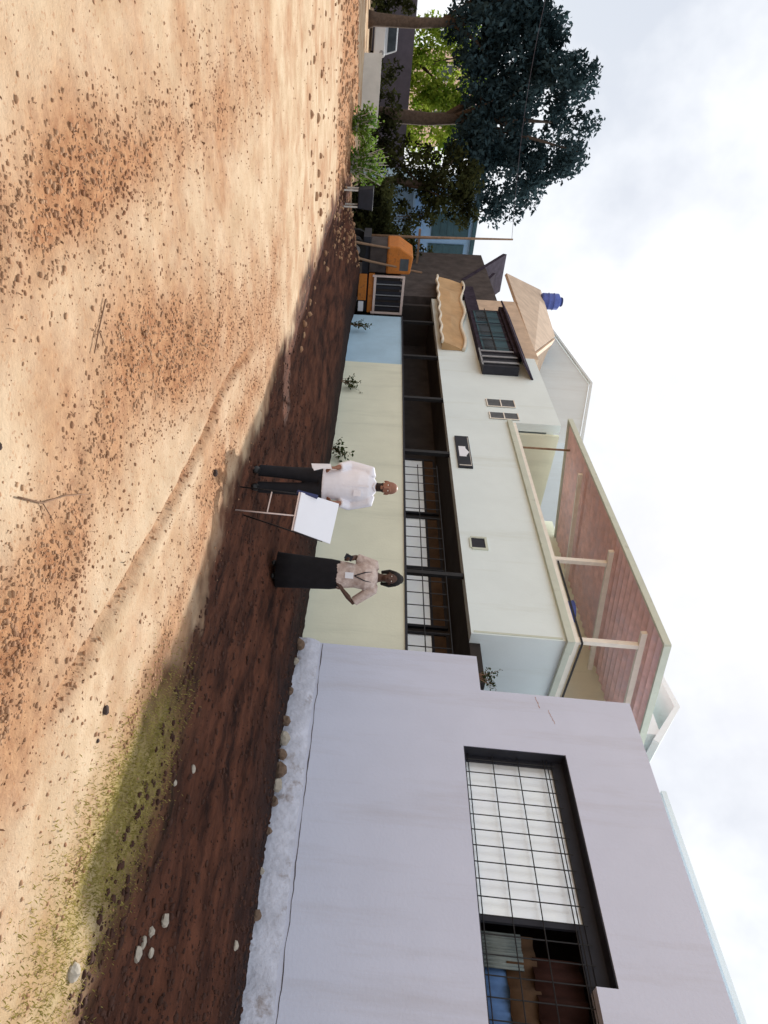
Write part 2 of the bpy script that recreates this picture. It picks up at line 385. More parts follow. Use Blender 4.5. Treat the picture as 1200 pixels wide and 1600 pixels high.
def ground_mat():
    m = bpy.data.materials.new('bare_soil'); m.use_nodes = True
    t = m.node_tree; n = t.nodes; l = t.links; b = n['Principled BSDF']; b.inputs['Roughness'].default_value = .95; b.inputs['Specular IOR Level'].default_value = .1
    tc = n.new('ShaderNodeTexCoord')
    def noise(s, d=6, r=.6):
        x = n.new('ShaderNodeTexNoise'); x.inputs['Scale'].default_value = s; x.inputs['Detail'].default_value = d; x.inputs['Roughness'].default_value = r
        l.new(tc.outputs['Object'], x.inputs['Vector']); return x.outputs['Fac']
    def streak():
        mp = n.new('ShaderNodeMapping'); mp.inputs['Scale'].default_value = (3.2, .75, 1); mp.inputs['Rotation'].default_value = (0, 0, .08)
        l.new(tc.outputs['Object'], mp.inputs[0]); x = n.new('ShaderNodeTexNoise'); x.inputs['Scale'].default_value = 1.3; x.inputs['Detail'].default_value = 9; x.inputs['Roughness'].default_value = .68
        l.new(mp.outputs[0], x.inputs['Vector']); return x.outputs['Fac']
    def ramp(src, p0, c0, p1, c1):
        r = n.new('ShaderNodeValToRGB'); r.color_ramp.elements[0].position = p0; r.color_ramp.elements[1].position = p1
        r.color_ramp.elements[0].color = (*c0, 1); r.color_ramp.elements[1].color = (*c1, 1); l.new(src, r.inputs[0]); return r.outputs[0]
    def mix(f, a, bb):
        x = n.new('ShaderNodeMixRGB'); l.new(f, x.inputs[0])
        for s, i in ((a, 1), (bb, 2)):
            l.new(s, x.inputs[i])
        return x.outputs[0]
    def attr(k):
        a = n.new('ShaderNodeAttribute'); a.attribute_name = k; return a.outputs['Fac']
    def mul(a, bb):
        x = n.new('ShaderNodeMath'); x.operation = 'MULTIPLY'; l.new(a, x.inputs[0]); l.new(bb, x.inputs[1]); x.use_clamp = True; return x.outputs[0]
    sand = ramp(noise(2.2), .32, (.43, .30, .185), .66, (.57, .445, .31))
    red = ramp(noise(14), .3, (.25, .105, .048), .7, (.45, .25, .13))
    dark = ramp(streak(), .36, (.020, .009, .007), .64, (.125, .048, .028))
    gr = ramp(noise(20), .3, (.25, .20, .07), .7, (.40, .32, .14))
    speck = ramp(noise(38, 3, .5), .60, (0, 0, 0), .68, (.55, .55, .55))
    patch = ramp(noise(.9, 4), .45, (0, 0, 0), .64, (.72, .72, .72))
    c = mix(patch, sand, red)
    c = mix(speck, c, red)
    c = mix(attr('clod'), c, red)
    c = mix(attr('house_shade'), c, dark)  # shade of the houses put into the soil colour
    g2 = mul(attr('grass'), ramp(noise(6), .3, (.5, .5, .5), .6, (1, 1, 1)))
    c = mix(g2, c, gr)
    c = mix(attr('wall_shade'), c, ramp(noise(7), .3, (.012, .008, .008), .7, (.040, .022, .018)))  # deeper shade beside the walls, also put into the colour
    l.new(c, b.inputs['Base Color'])
    bp = n.new('ShaderNodeBump'); bp.inputs['Strength'].default_value = .6; bp.inputs['Distance'].default_value = .02
    l.new(noise(45, 6, .7), bp.inputs['Height']); l.new(bp.outputs[0], b.inputs['Normal'])
    return m
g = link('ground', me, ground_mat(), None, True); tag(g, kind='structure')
def G(x, y): return float(gz(np.array([x]), np.array([y]))[0])

# ------------------------------------------------------------------ near house
nh = thing('house', (8.5, 4.5, .3), 'long pale lavender house wall with a wide barred window and a crumbling whitewashed base', 'house')
X0, X1 = 8.5, 8.8
w = MB()
w.box(X0, X1, 6.07, 7.12, .2, 5.77)
w.box(X0, X1, 2.0, 6.07, .2, 3.12)
w.box(X0, X1, 3.15, 6.07, 4.585, 5.77)
w.box(X0, X1, 2.0, 3.15, 4.34, 5.77)
w.box(X0, X1, -6.0, 2.0, .2, 5.77)
w.box(X1, 14, 6.87, 7.12, .2, 5.77)
w.box(X0, X1, 7.12, 7.82, .2, 3.47)
w.build('wall', M['lav'], nh)
MB().box(8.8, 14, -6, 6.87, 5.60, 5.72).build('roof', M['lav'], nh)
# set-back upper storey and a small roof room, both pale green
MB().box(10.5, 14, -6, 6.86, 5.72, 6.8).build('upper_storey', M['white'], nh)
MB().box(10.42, 14, -6, 6.92, 6.8, 6.88).build('coping', M['white'], nh)
rr_ = MB(); rr_.box(12.6, 14.6, 9.75, 11.3, 5.3, 8.35)
rr_.build('roof_room', M['white'], nh)
rr2 = MB(); rr2.prism_x([(9.55, 8.1), (10.5, 8.85), (11.5, 8.75), (11.5, 8.87), (10.5, 8.98), (9.45, 8.2)], 12.5, 14.6)
rr2.build('roof_cap', M['white'], nh)
# plinth with ragged outline
def ragged_plinth(y0, y1, n=110):
    vs = []; fs = []; rows = 7
    for i in range(n + 1):
        y = y0 + (y1 - y0) * i / n
        ztop = .86 + .03 * mnoise.noise(Vector((y * 2.2, 0, 1))) + .012 * mnoise.noise(Vector((y * 9, 0, 1)))
        for j in range(rows):
            t = j / (rows - 1)
            z = .25 + (ztop - .25) * t
            x = 8.5 - .085 * (1 - t ** 6) * (.8 + .5 * mnoise.noise(Vector((y * 3, z * 5, 2)))) - .03 * (mnoise.noise(Vector((y * 8, z * 9, 7))))
            if j == rows - 1: x = 8.503
            vs.append((min(x, 8.503), y, z))
    for i in range(n):
        for j in range(rows - 1):
            a = i * rows + j; fs.append((a, a + rows, a + rows + 1, a + 1))
    return MB().add(vs, fs)
ragged_plinth(-4, 7.84).build('plinth', M['plinth'], nh, True)
# crack line above the plinth and rusty drips near the roof
ck = MB(); cpts = []
for i in range(80):
    y = 7.8 - i * .075
    p = (8.498, y, .90 + .018 * mnoise.noise(Vector((y * 3, 4, 1))) + .012 * mnoise.noise(Vector((y * 14, 4, 1))))
    cpts.append(p)
ck.loft(cpts, [(.003, max(.0012, .006 + .009 * mnoise.noise(Vector((q_[1] * 2.6, 9, 9))))) for q_ in cpts], 6, side=(1, 0, 0))
ck.build('crack', M['crack'], nh)
def hairline(pts, m, w_=.004, seed=1):
    out = []
    for a, b_ in zip(pts[:-1], pts[1:]):
        for k in range(8):
            t = k / 8; out.append((8.4985, a[0] + (b_[0] - a[0]) * t + .02 * mnoise.noise(Vector((a[0] * 3 + t * 5, seed, 0))), a[1] + (b_[1] - a[1]) * t + .02 * mnoise.noise(Vector((seed, a[1] * 3 + t * 5, 4)))))
    MB().loft(out, [(.002, max(.001, w_ * (.6 + .8 * mnoise.noise(Vector((i * .4, seed, 2)))))) for i in range(len(out))], 5, side=(1, 0, 0)).build('crack', m, nh)
hairline([(7.08, 4.31), (6.98, 4.33), (6.86, 4.35)], M['rust'], .010, 3)
hairline([(6.84, 4.47), (6.72, 4.50), (6.58, 4.54)], M['rust'], .008, 5)
# window
win = MB()
win.box(8.51, 8.78, 6.055, 6.068, 3.13, 4.575)
win.box(8.51, 8.78, 3.155, 6.055, 4.57, 4.583)
win.box(8.70, 8.78, 3.155, 6.055, 4.42, 4.57)
win.box(8.51, 8.78, 2.0, 6.055, 3.123, 3.135)
win.box(8.72, 8.78, 5.98, 6.055, 3.135, 4.42)
win.box(8.72, 8.78, 3.80, 3.86, 3.135, 4.42)
win.box(8.72, 8.78, 2.0, 3.80, 4.33, 4.42)
wf = win.build('window', M['dark'], nh)
gr_ = MB()
ys = [5.97 - .213 * k for k in range(20)]
for y in ys: gr_.loft([(8.66, y, 3.135), (8.66, y, 4.45 if y > 3.16 else 4.335)], .0075, 6)
for z in (3.20, 3.555, 3.915, 4.29, 4.34): gr_.loft([(8.652, 6.05, z), (8.652, 1.95, z)], .0075, 6)
gr_.build('grille', M['iron'], wf)
pn = MB(); pn.box(8.76, 8.77, 3.86, 5.98, 3.135, 4.42); pn.build('pane', M['pane'], wf)
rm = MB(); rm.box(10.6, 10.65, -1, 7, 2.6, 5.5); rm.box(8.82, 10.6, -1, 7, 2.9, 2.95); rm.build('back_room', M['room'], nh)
def curtain(y0, y1, z0, z1, x, amp=.04, k=9):
    n = 40; vs = []; fs = []
    for i in range(n + 1):
        y = y0 + (y1 - y0) * i / n; dx = amp * math.sin(i / n * k * PI) + .01 * math.sin(i * 1.7)
        for xx in (x + dx, x + dx + .012): vs += [(xx, y, z0), (xx, y, z1)]
    for i in range(n):
        a = 4 * i; b = a + 4
        fs += [(a, b, b + 1, a + 1), (a + 2, a + 3, b + 3, b + 2), (a, a + 2, b + 2, b), (a + 1, b + 1, b + 3, a + 3)]
    return MB().add(vs, fs)
curtain(2.4, 3.55, 3.80, 4.36, 8.96).build('curtain', M['maroon'], wf, True)
curtain(2.2, 3.79, 3.50, 3.86, 9.02).build('curtain', M['brown'], wf, True)
curtain(2.6, 3.70, 3.14, 3.62, 9.1, .02, 5).build('blue_curtain', M['bluecloth'], wf, True)
curtain(3.4, 3.79, 3.14, 3.70, 8.98, .02, 4).build('grey_curtain', M['greycloth'], wf, True)

# ------------------------------------------------------------------ veranda house
vh = thing('house', (9, 14, .3), 'long white house with a dark barred veranda strip and a tiled roof terrace on posts', 'house')
F = 9.0
b = MB()
b.box(F, F + .22, 7.9, 20.6, .2, 2.34); b.build('base_wall', M['cream'], vh)
MB().box(F + .01, F + .22, 20.6, 24.95, .2, 2.34).build('blue_wall_section', M['paleblue'], vh)  # far stretch of the base wall, coloured pale blue
MB().box(F - .03, F + .25, 7.9, 24.95, 2.34, 2.385).build('ledge', M['dark'], vh)
pj = MB(); pj.box(F - .012, F + .0, 10.02, 10.06, .6, 2.34); pj.build('wall_joint', M['trim'], vh)
# recessed veranda
rc = MB()
rc.box(10.95, 11.2, 7.9, 27, 1.2, 3.55)
rc.box(F + .22, 10.95, 7.9, 27, 1.2, 1.3)
rc.box(F + .25, 11.2, 8.05, 27, 3.55, 3.75)
rc.box(F + .25, 10.95, 27, 27.2, 1.2, 3.55)
rc.box(F + .25, 10.95, 7.9, 8.05, 1.2, 3.75)
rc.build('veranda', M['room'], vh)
for k, (y0, y1) in enumerate(((8.6, 10.6), (10.75, 12.6), (12.75, 14.9), (15.05, 17.9))):
    f = MB(); f.box(10.88, 10.95, y0, y0 + .07, 2.0, 3.5); f.box(10.88, 10.95, y1 - .07, y1, 2.0, 3.5); f.box(10.88, 10.95, y0 + .07, y1 - .07, 3.12, 3.18); f.box(10.88, 10.95, y0 + .07, y1 - .07, 3.44, 3.5)
    fo = f.build('window', M['dark'], vh)
    MB().box(10.91, 10.93, y0 + .07, y1 - .07, 2.0, 3.12).build('pane', M['pane'], fo)
    MB().box(10.91, 10.93, y0 + .07, y1 - .07, 3.18, 3.44).build('upper_pane', M['brown'], fo)
gv = MB()
y = 14.5
while y > 8.3:
    gv.loft([(9.07, y, 2.385), (9.07, y, 3.20)], .011, 5); y -= .355
for z in (2.71, 3.19): gv.loft([(9.055, 14.6, z), (9.055, 8.2, z)], .012, 5)
gv.build('grille', M['iron'], vh)
MB().box(9.03, 9.11, 10.42, 10.52, 2.385, 3.55).build('post', M['iron'], vh)
for yy in (15.2, 18.3, 21.4, 24.6): MB().box(9.03, 9.13, yy, yy + .12, 2.385, 3.55).build('post', M['iron'], vh)
# things left on the veranda ledge
up_ = MB()
up_.box(F, F + .25, 8.83, 17.1, 3.55, 5.25)
up_.box(F, F + .25, 17.1, 27.2, 3.55, 4.9)
up_.box(F, F + .25, 17.1, 21.7, 4.9, 6.75)
up_.box(F + .25, 13.2, 8.83, 9.05, 3.75, 5.25); up_.box(11.2, 13.2, 8.83, 9.05, .3, 3.75)
up_.box(F + .25, 13.2, 9.05, 17.1, 5.1, 5.25)
up_.build('upper_wall', M['white'], vh)
MB().box(F + .25, 13, 17.1, 21.7, 6.4, 6.6).build('flat_roof', M['white'], vh)
cn = MB(); cn.box(F - .09, F + .3, 8.74, 17.1, 5.25, 5.36); cn.box(F + .3, 13.2, 8.74, 9.05, 5.25, 5.36); cn.box(F - .05, F + .3, 8.78, 17.1, 5.36, 5.40)
cn.build('cornice', M['trim'], vh)
par = MB(); par.box(F, F + .14, 8.83, 17.1, 5.40, 5.50); par.box(F + .14, 13.2, 8.83, 8.97, 5.36, 5.50); par.build('parapet', M['postw'], vh)
rl = MB(); rl.bar((F - .01, 8.8, 5.535), (F - .01, 11.1, 5.535), .03); rl.bar((F, 8.80, 5.535), (13.2, 8.80, 5.535), .03); rl.build('rail', M['iron'], vh)
MB().box(12.3, 12.5, 9.05, 17.1, 5.25, 7.25).build('terrace_wall', M['cream'], vh)
MB().box(9.3, 12.3, 17.0, 17.1, 5.25, 6.75).build('terrace_wall', M['cream'], vh)
for yy in (8.87, 11.17, 14.1):
    if yy < 14: MB().box(F + .0, F + .10, yy, yy + .10, 5.50, 6.56).build('post', M['postw'], vh, bevel=.008)
    MB().bar((F - .28, yy + .065, 6.58), (12.3, yy + .065, 7.06), .08, .10).build('beam', M['postw'], vh)
MB().box(F + .02, F + .06, 15.8, 15.84, 5.50, 6.74).build('rod', M['wood'], vh)
# corrugated tiles seen from below
def tiles(y0, y1, xa, za, xb, zb, pitch_=.25):
    vs = []; fs = []; n = int((y1 - y0) / pitch_ * 6); rows = 12
    for i in range(n + 1):
        y = y0 + (y1 - y0) * i / n; c = .05 * abs(math.sin(PI * (y - y0) / pitch_))
        for j in range(rows + 1):
            t = j / rows; st = .018 * ((t * rows * 1.0) % 1.0)
            for dz in (0, .02): vs.append((xa + (xb - xa) * t, y, za + (zb - za) * t + c + dz))
    st_ = (rows + 1) * 2
    for i in range(n):
        for j in range(rows):
            a = i * st_ + j * 2; b_ = a + st_
            fs += [(a, b_, b_ + 2, a + 2), (a + 1, a + 3, b_ + 3, b_ + 1)]
        a = i * st_; b_ = a + st_; fs.append((a, a + 1, b_ + 1, b_)); a += rows * 2; b_ += rows * 2; fs.append((a, b_, b_ + 1, a + 1))
    for i in (0, n):
        for j in range(rows):
            a = i * st_ + j * 2; fs.append((a, a + 2, a + 3, a + 1))
    return MB().add(vs, fs)
tiles(8.38, 16.3, 8.42, 6.66, 12.6, 7.22).build('tile_roof', M['tile'], vh)
fa = MB(); fa.bar((8.40, 8.34, 6.70), (8.40, 16.34, 6.70), .05, .12); fa.bar((8.40, 8.35, 6.70), (12.6, 8.35, 7.26), .05, .12); fa.bar((8.40, 16.33, 6.70), (12.6, 16.33, 7.26), .05, .12)
fa.build('fascia', M['trim'], vh)
# louvred vents and the grilled window on the upper wall
for z0 in ((17.25, 17.62), (18.0, 18.45)):
    f = MB(); f.box(F - .02, F + .0, z0[0], z0[1], 4.80, 5.62)
    fo = f.build('vent', M['louv'], vh)
    s = MB()
    for k in range(3): s.box(F - .035, F - .02, z0[0], z0[1], 4.80 + k * .4, 4.83 + k * .4)
    s.box(F - .035, F - .02, z0[0] - .03, z0[0], 4.8, 5.62); s.build('frame', M['postw'], fo)
MB().box(F - .012, F, 8.86, 8.9, 3.6, 5.2).build('corner_joint', M['trim'], vh)
vt = MB(); vt.box(F - .03, F, 11.28, 11.33, 3.78, 4.12); vt.box(F - .03, F, 11.66, 11.71, 3.78, 4.12); vt.box(F - .03, F, 11.33, 11.66, 4.07, 4.12); vt.box(F - .03, F, 11.33, 11.66, 3.74, 3.78)
vo = vt.build('vent_frame', M['trim'], vh); MB().box(F - .012, F - .004, 11.33, 11.66, 3.78, 4.07).build('vent_opening', M['dark'], vo)
# sign
sg = thing('wall_sign', (F - .03, 15.3, 3.9), 'small black framed notice with a white figure on the white band above the veranda', 'sign')
s = MB(); s.box(F - .05, F - .002, 14.5, 16.05, 3.72, 4.08); s.build('frame', M['dark'], sg)
s = MB(); s.box(F - .056, F - .05, 15.0, 15.5, 3.78, 3.96); s.prism_x([(15.05, 3.96), (15.4, 3.96), (15.22, 4.04)], F - .056, F - .05); s.build('figure', M['board'], sg)
s = MB(); s.box(F - .054, F - .05, 14.56, 15.99, 4.045, 4.06); s.box(F - .054, F - .05, 14.56, 14.60, 3.75, 4.045); s.build('border', M['palew'], sg)
# bucket on the terrace
bk = MB(); bk.loft([(9.9, 10.55, 5.36), (9.9, 10.55, 5.9), (9.9, 10.55, 5.93)], [.20, .25, .27], 18)
bk.top('bucket', M['tank'], (9.9, 10.55, 5.36), 'blue plastic tub standing on the roof terrace behind the parapet', 'tub', smooth=True)
# weeds on the low wall stub
def weed(name, base, n, h, spread, label, cat, m, group=None, leaf=.05, droop=.3):
    r = random.Random(hash(name + str(base)) % 9999 if False else int(abs(base[0] * 131 + base[1] * 977) * 10) % 99991)
    st = MB(); lf = MB()
    for i in range(n):
        a = r.random() * 2 * PI; hh = h * (.5 + .6 * r.random()); d = Vector((math.cos(a), math.sin(a), 0)) * spread * r.random()
        p0 = Vector(base) + d * .15; p1 = p0 + d * .5 + Vector((0, 0, hh * .6)); p2 = p0 + d + Vector((0, 0, hh * (1 - droop * r.random())))
        st.loft([p0, p1, p2], [.006, .004, .002], 4)
        for k in range(9):
            t = .25 + .75 * k / 8; c = p0.lerp(p1, min(1, t * 2)) if t < .5 else p1.lerp(p2, t * 2 - 1)
            e = Vector((r.gauss(0, 1), r.gauss(0, 1), r.gauss(.3, .6))).normalized(); sde = e.cross(Vector((r.gauss(0, 1), r.gauss(0, 1), r.gauss(0, 1)))).normalized()
            L_ = leaf * (.6 + .8 * r.random())
            lf.add([c, c + e * L_ * .5 + sde * L_ * .28, c + e * L_, c + e * L_ * .5 - sde * L_ * .28], [(0, 1, 2, 3)])
    o = thing(name, base, label, cat, group)
    st.build('stem', M['twig'], o); lf.build('foliage', m, o)
    return o
M['leaf_d'] = leaf_mat('dark_leaves', (.02, .035, .012), (.06, .085, .03), .25, 6)
M['leaf_g'] = leaf_mat('bright_leaves', (.07, .15, .025), (.20, .30, .06), .45, 2)
M['leaf_y'] = leaf_mat('sunlit_leaves', (.10, .20, .02), (.40, .50, .08), .55, 1.6)
M['leaf_b'] = leaf_mat('bluish_dark_leaves', (.010, .020, .024), (.055, .095, .110), .3, 1.1)
M['leaf_k'] = leaf_mat('shaded_leaves', (.012, .014, .008), (.060, .068, .026), .25, 1.3)
weed('wall_weed', (8.62, 7.5, 3.47), 16, .38, .22, 'straggly weed tuft growing on top of the low lavender wall end', 'weed', M['leaf_d'])
for k, (yy, hh, lab) in enumerate(((12.9, .62, 'nearest, broadest weed at the foot of the cream wall beside the white shirt'),
                                (14.6, .55, 'dark weed clump at the foot of the cream wall, second from the white shirt'),
                                (18.6, .6, 'small dark weed by the cream wall just before its pale blue section'),
                                (23.2, .8, 'thin dry weed in front of the pale blue wall section'))):
    weed('wall_weed', (8.75, yy, G(8.75, yy) - .02), 14, hh, .35, lab, 'weed', M['leaf_d'], 'weeds along the cream wall', .09)

# ------------------------------------------------------------------ balcony house beyond
bh = thing('house', (9, 27, .3), 'tan roofed house with a dark grilled balcony and a wavy tan awning below', 'house')
MB().box(9.02, 13, 27.45, 34, .2, 6.2).build('wall', M['darkbrown'], bh)
MB().box(9.02, 9.3, 21.7, 27.45, 4.9, 6.9).build('wall', M['tan'], bh)
by = MB(); by.box(8.72, 9.0, 21.3, 25.4, 4.86, 5.95); by.box(8.6, 9.02, 21.2, 25.5, 5.95, 6.15); by.box(8.86, 9.0, 25.4, 28.6, 4.86, 5.3); by.build('balcony_bay', M['purple'], bh)
for k in range(3):
    y0 = 21.45 + k * 1.3
    f = MB(); f.box(8.70, 8.718, y0, y0 + 1.2, 4.98, 5.85); fo = f.build('window', M['teal'], bh)
    MB().box(8.69, 8.70, y0 + .08, y0 + 1.12, 5.05, 5.4).build('pane', M['glass'], fo)
bs = MB()
for k in range(3): bs.box(8.64, 8.66, 20.35 + k * .45, 20.45 + k * .45, 4.85, 6.0)
bs.box(8.64, 8.66, 20.2, 21.5, 4.82, 4.87)
bs2 = MB(); bs2.box(8.66, 8.68, 21.4, 25.4, 5.40, 5.43)
for k in range(6): bs2.box(8.655, 8.66, 21.6 + k * .7, 21.64 + k * .7, 4.87, 5.95)
bs2.build('grille', M['iron'], bh)
bs.build('grille', M['steel'], bh)
MB().box(8.70, 8.99, 20.2, 21.3, 4.87, 6.0).build('side_bay', M['dark'], bh)
hood = MB(); hood.slab((8.45, 20.0, 6.02), (9.02, 20.0, 6.4), (9.02, 25.7, 6.4), (8.45, 25.7, 6.02), .06); hood.build('hood', M['purple'], bh)
# wavy awning
aw = MB(); n = 48; vs = []; fs = []
for i in range(n + 1):
    t = i / n; y = 22 + 7.2 * t; bul = .10 * math.sin(t * PI * 5)
    zb = 3.68 + .16 * t + .03 * math.sin(t * 40); zt = 4.38 + .5 * t + .05 * math.sin(t * PI * 5)
    vs += [(8.70 + bul * .3, y, zb), (8.80 + bul, y, (zb + zt) / 2), (8.95, y, zt), (8.99, y, zt), (8.99, y, zb)]
for i in range(n):
    a = i * 5; b_ = a + 5
    for k in range(5): fs.append((a + k, b_ + k, b_ + (k + 1) % 5, a + (k + 1) % 5))
fs.append((0, 1, 2, 3, 4)); fs.append(tuple(n * 5 + k for k in range(5)))
aw_o = MB().add(vs, fs).build('awning', M['awning'], bh)
sc_ = MB(); pts = []; pt2 = []
for i in range(n + 1):
    t = i / n; y = 21.95 + 7.3 * t
    pts.append((8.93, y, 4.42 + .5 * t + .07 * math.sin(t * PI * 5))); pt2.append((8.68, y, 3.66 + .16 * t + .03 * math.sin(t * 40)))
sc_.loft(pts, [(.06, .09)] * len(pts), 8, side=(0, 0, 1)); sc_.loft(pt2, [(.05, .07)] * len(pts), 8, side=(0, 0, 1))
sc_.build('trim', M['scallop'], aw_o, True)
# tan roof
tr_ = MB(); tr_.slab((9.2, 22.6, 6.85), (9.2, 31.6, 7.05), (10.8, 34.6, 9.42), (10.8, 28.4, 8.98), -.12); tr_.slab((9.2, 22.6, 6.86), (10.8, 28.4, 8.99), (12.6, 28.4, 8.4), (12.6, 22.6, 6.8), -.1)
tr_.build('roof', M['tan'], bh)
cs = MB(); cs.slab((9.0, 30.0, 4.95), (10.8, 30.0, 4.95), (10.8, 34.4, 7.3), (9.0, 34.4, 7.3), .18)
cs.slab((9.3, 29.4, 5.5), (10.6, 29.4, 5.5), (10.6, 32.2, 6.6), (9.3, 32.2, 6.6), .14)
cs.build('sloping_canopy', M['purple'], bh)
tkb = (10.8, 33.2, 9.28)
tk = thing('water_tank', tkb, 'small blue ribbed water tank on top of the tan roof', 'water tank')
t_ = MB(); zz = [0, .05, .1, .3, .33, .36, .55, .58, .61, .8, .9, .96]; rr3 = [.34, .38, .38, .38, .41, .38, .38, .41, .38, .38, .22, .20]
t_.loft([(tkb[0], tkb[1], tkb[2] + z * 1.0) for z in zz], rr3, 18); t_.build('tank_body', M['tank'], tk, True)
MB().loft([(tkb[0], tkb[1], tkb[2] + .96), (tkb[0], tkb[1], tkb[2] + 1.02)], [.23, .2], 16).build('lid', M['navy'], tk)
# tall pale block behind
tb = thing('house', (14, 28, .3), 'tall pale grey building with a bare sloping top rising behind the terrace roof', 'building')
MB().prism_x([(21.5, .3), (33.2, .3), (33.2, 9.8), (26.6, 10.4), (21.5, 8.9)], 12.0, 17.0).build('wall', M['palegrey'], tb)
rfm = MB(); rfm.bar((11.97, 33.3, 9.88), (11.97, 26.6, 10.48), .12, .10); rfm.bar((11.97, 26.6, 10.48), (11.97, 21.4, 8.95), .12, .10); rfm.build('coping', M['palegrey'], tb)

# ------------------------------------------------------------------ trees
def leaf_cloud(centers, radii, n_per, size, seed, flat=1.0):
    r = np.random.default_rng(seed); P = []
    for c, rad in zip(centers, radii):
        k = max(4, int(n_per * (rad / .8) ** 2)); d = r.normal(size=(k, 3)); d /= np.linalg.norm(d, axis=1)[:, None]
        d *= (rad * r.random(k) ** .45)[:, None]; d[:, 2] *= flat; P.append(np.array(c) + d)
    P = np.concatenate(P); n = len(P)
    a = r.normal(size=(n, 3)); a /= np.linalg.norm(a, axis=1)[:, None]; b = np.cross(a, r.normal(size=(n, 3))); b /= np.linalg.norm(b, axis=1)[:, None]
    s = (size * (.55 + .9 * r.random(n)))[:, None]
    V = np.stack([P - a * s, P + b * s * .5, P + a * s, P - b * s * .5], 1).reshape(-1, 3)
    return V
def leaf_mesh(V, off):
    me = bpy.data.meshes.new('leaves'); n = len(V) // 4
    me.vertices.add(len(V)); me.vertices.foreach_set('co', (V - np.array(off)).reshape(-1).astype(np.float32))
    me.loops.add(len(V)); me.loops.foreach_set('vertex_index', np.arange(len(V), dtype=np.int32)); me.polygons.add(n)
    me.polygons.foreach_set('loop_start', np.arange(0, 4 * n, 4, dtype=np.int32)); me.polygons.foreach_set('loop_total', np.full(n, 4, dtype=np.int32))
    me.update(calc_edges=True); return me
def tree(name, base, trunk_top, trunk_r, ell, n_cl, cl_r, n_per, leaf, m, label, seed, group=None, limbs=6, lean=(0, 0)):
    """ell: list of (cx,cy,cz,rx,ry,rz) envelopes of the crown"""
    r = random.Random(seed); o = thing(name, base, label, 'tree', group)
    cs, rs = [], []
    for e in ell:
        cnt = int(n_cl * e[6]) if len(e) > 6 else n_cl
        for i in range(cnt):
            while True:
                d = Vector((r.uniform(-1, 1), r.uniform(-1, 1), r.uniform(-1, 1)))
                if .25 < d.length < 1: break
            d = d.normalized() * (d.length ** .5)
            cs.append((e[0] + d.x * e[3], e[1] + d.y * e[4], e[2] + d.z * e[5])); rs.append(cl_r * r.uniform(.55, 1.25))
    t = MB(); b0 = Vector(base); tt = Vector(trunk_top)
    mid = b0.lerp(tt, .5) + Vector((r.uniform(-.2, .2), 0, 0))
    t.loft([b0, b0 + Vector((0, 0, .3)), mid, tt], [trunk_r * 1.35, trunk_r, trunk_r * .8, trunk_r * .6], 10)
    for i in range(limbs):
        c = Vector(cs[r.randrange(len(cs))]); s = b0.lerp(tt, r.uniform(.6, 1.0)); k = s.lerp(c, .5) + Vector((0, 0, .2 * (c - s).length * r.random()))
        t.loft([s, k, c], [trunk_r * .4, trunk_r * .25, .03], 6)
    t.build('trunk', M['bark'], o, True)
    link('crown', leaf_mesh(leaf_cloud(cs, rs, n_per, leaf, seed), b0), m, o)
    return o
tree('broadleaf_tree', (3.9, 40, 0), (3.9, 40, 6.5), .38, [(3.6, 40, 9.0, 3.0, 2.6, 2.9), (6.6, 40, 7.7, 1.9, 1.8, 1.9, .45), (5.3, 39, 5.7, 1.5, 1.1, 1.0, .35), (2.6, 39.4, 5.9, 1.5, 1.1, .8, .3), (.9, 40, 7.4, 2.2, 1.8, 1.7, .6)], 100, .72, 150, .13, M['leaf_b'],
     'tallest dark bluish tree at the far left with a ragged peaked crown', 3, limbs=14)
tree('broadleaf_tree', (6.6, 37, 0), (6.6, 37, 3.6), .20, [(6.2, 37, 4.4, 1.3, 1.0, 1.7), (7.6, 37.3, 5.2, .9, .8, .8, .4), (5.6, 37, 2.4, 1.0, .9, .9, .3)], 46, .55, 130, .12, M['leaf_k'],
     'dark low crowned tree between the bright foliage and the blue building', 5, limbs=7)
tree('broadleaf_tree', (.0, 39, 0), (.0, 39, 4.5), .28, [(.2, 39, 5.4, 1.5, 1.4, 1.5), (-1.4, 39, 6.6, 1.6, 1.4, 1.8)], 50, .6, 120, .13, M['leaf_b'],
     'dark tree cut off by the far left edge beside the tallest tree', 8, limbs=7)
tree('bushy_tree', (2.2, 50, 0), (2.2, 50, 3.2), .16, [(2.0, 50, 4.4, 2.5, 1.2, 2.8)], 110, .6, 110, .14, M['leaf_y'],
     'bright yellow green bushy tree behind the grey far wall, the left one', 12, 'bright bushy trees behind the far wall', 5)
tree('bushy_tree', (5.4, 50, 0), (5.4, 50, 3.0), .16, [(5.4, 50, 4.2, 2.2, 1.2, 2.5)], 95, .6, 110, .14, M['leaf_y'],
     'bright yellow green bushy tree behind the grey far wall, the right one', 15, 'bright bushy trees behind the far wall', 5)
tree('bushy_tree', (8.6, 44, 0), (8.6, 44, 1.8), .12, [(8.3, 44, 2.6, 1.3, 1.0, 1.4)], 34, .5, 110, .12, M['leaf_k'],
     'dark shrubby tree at the foot of the blue building', 18, None, 4)
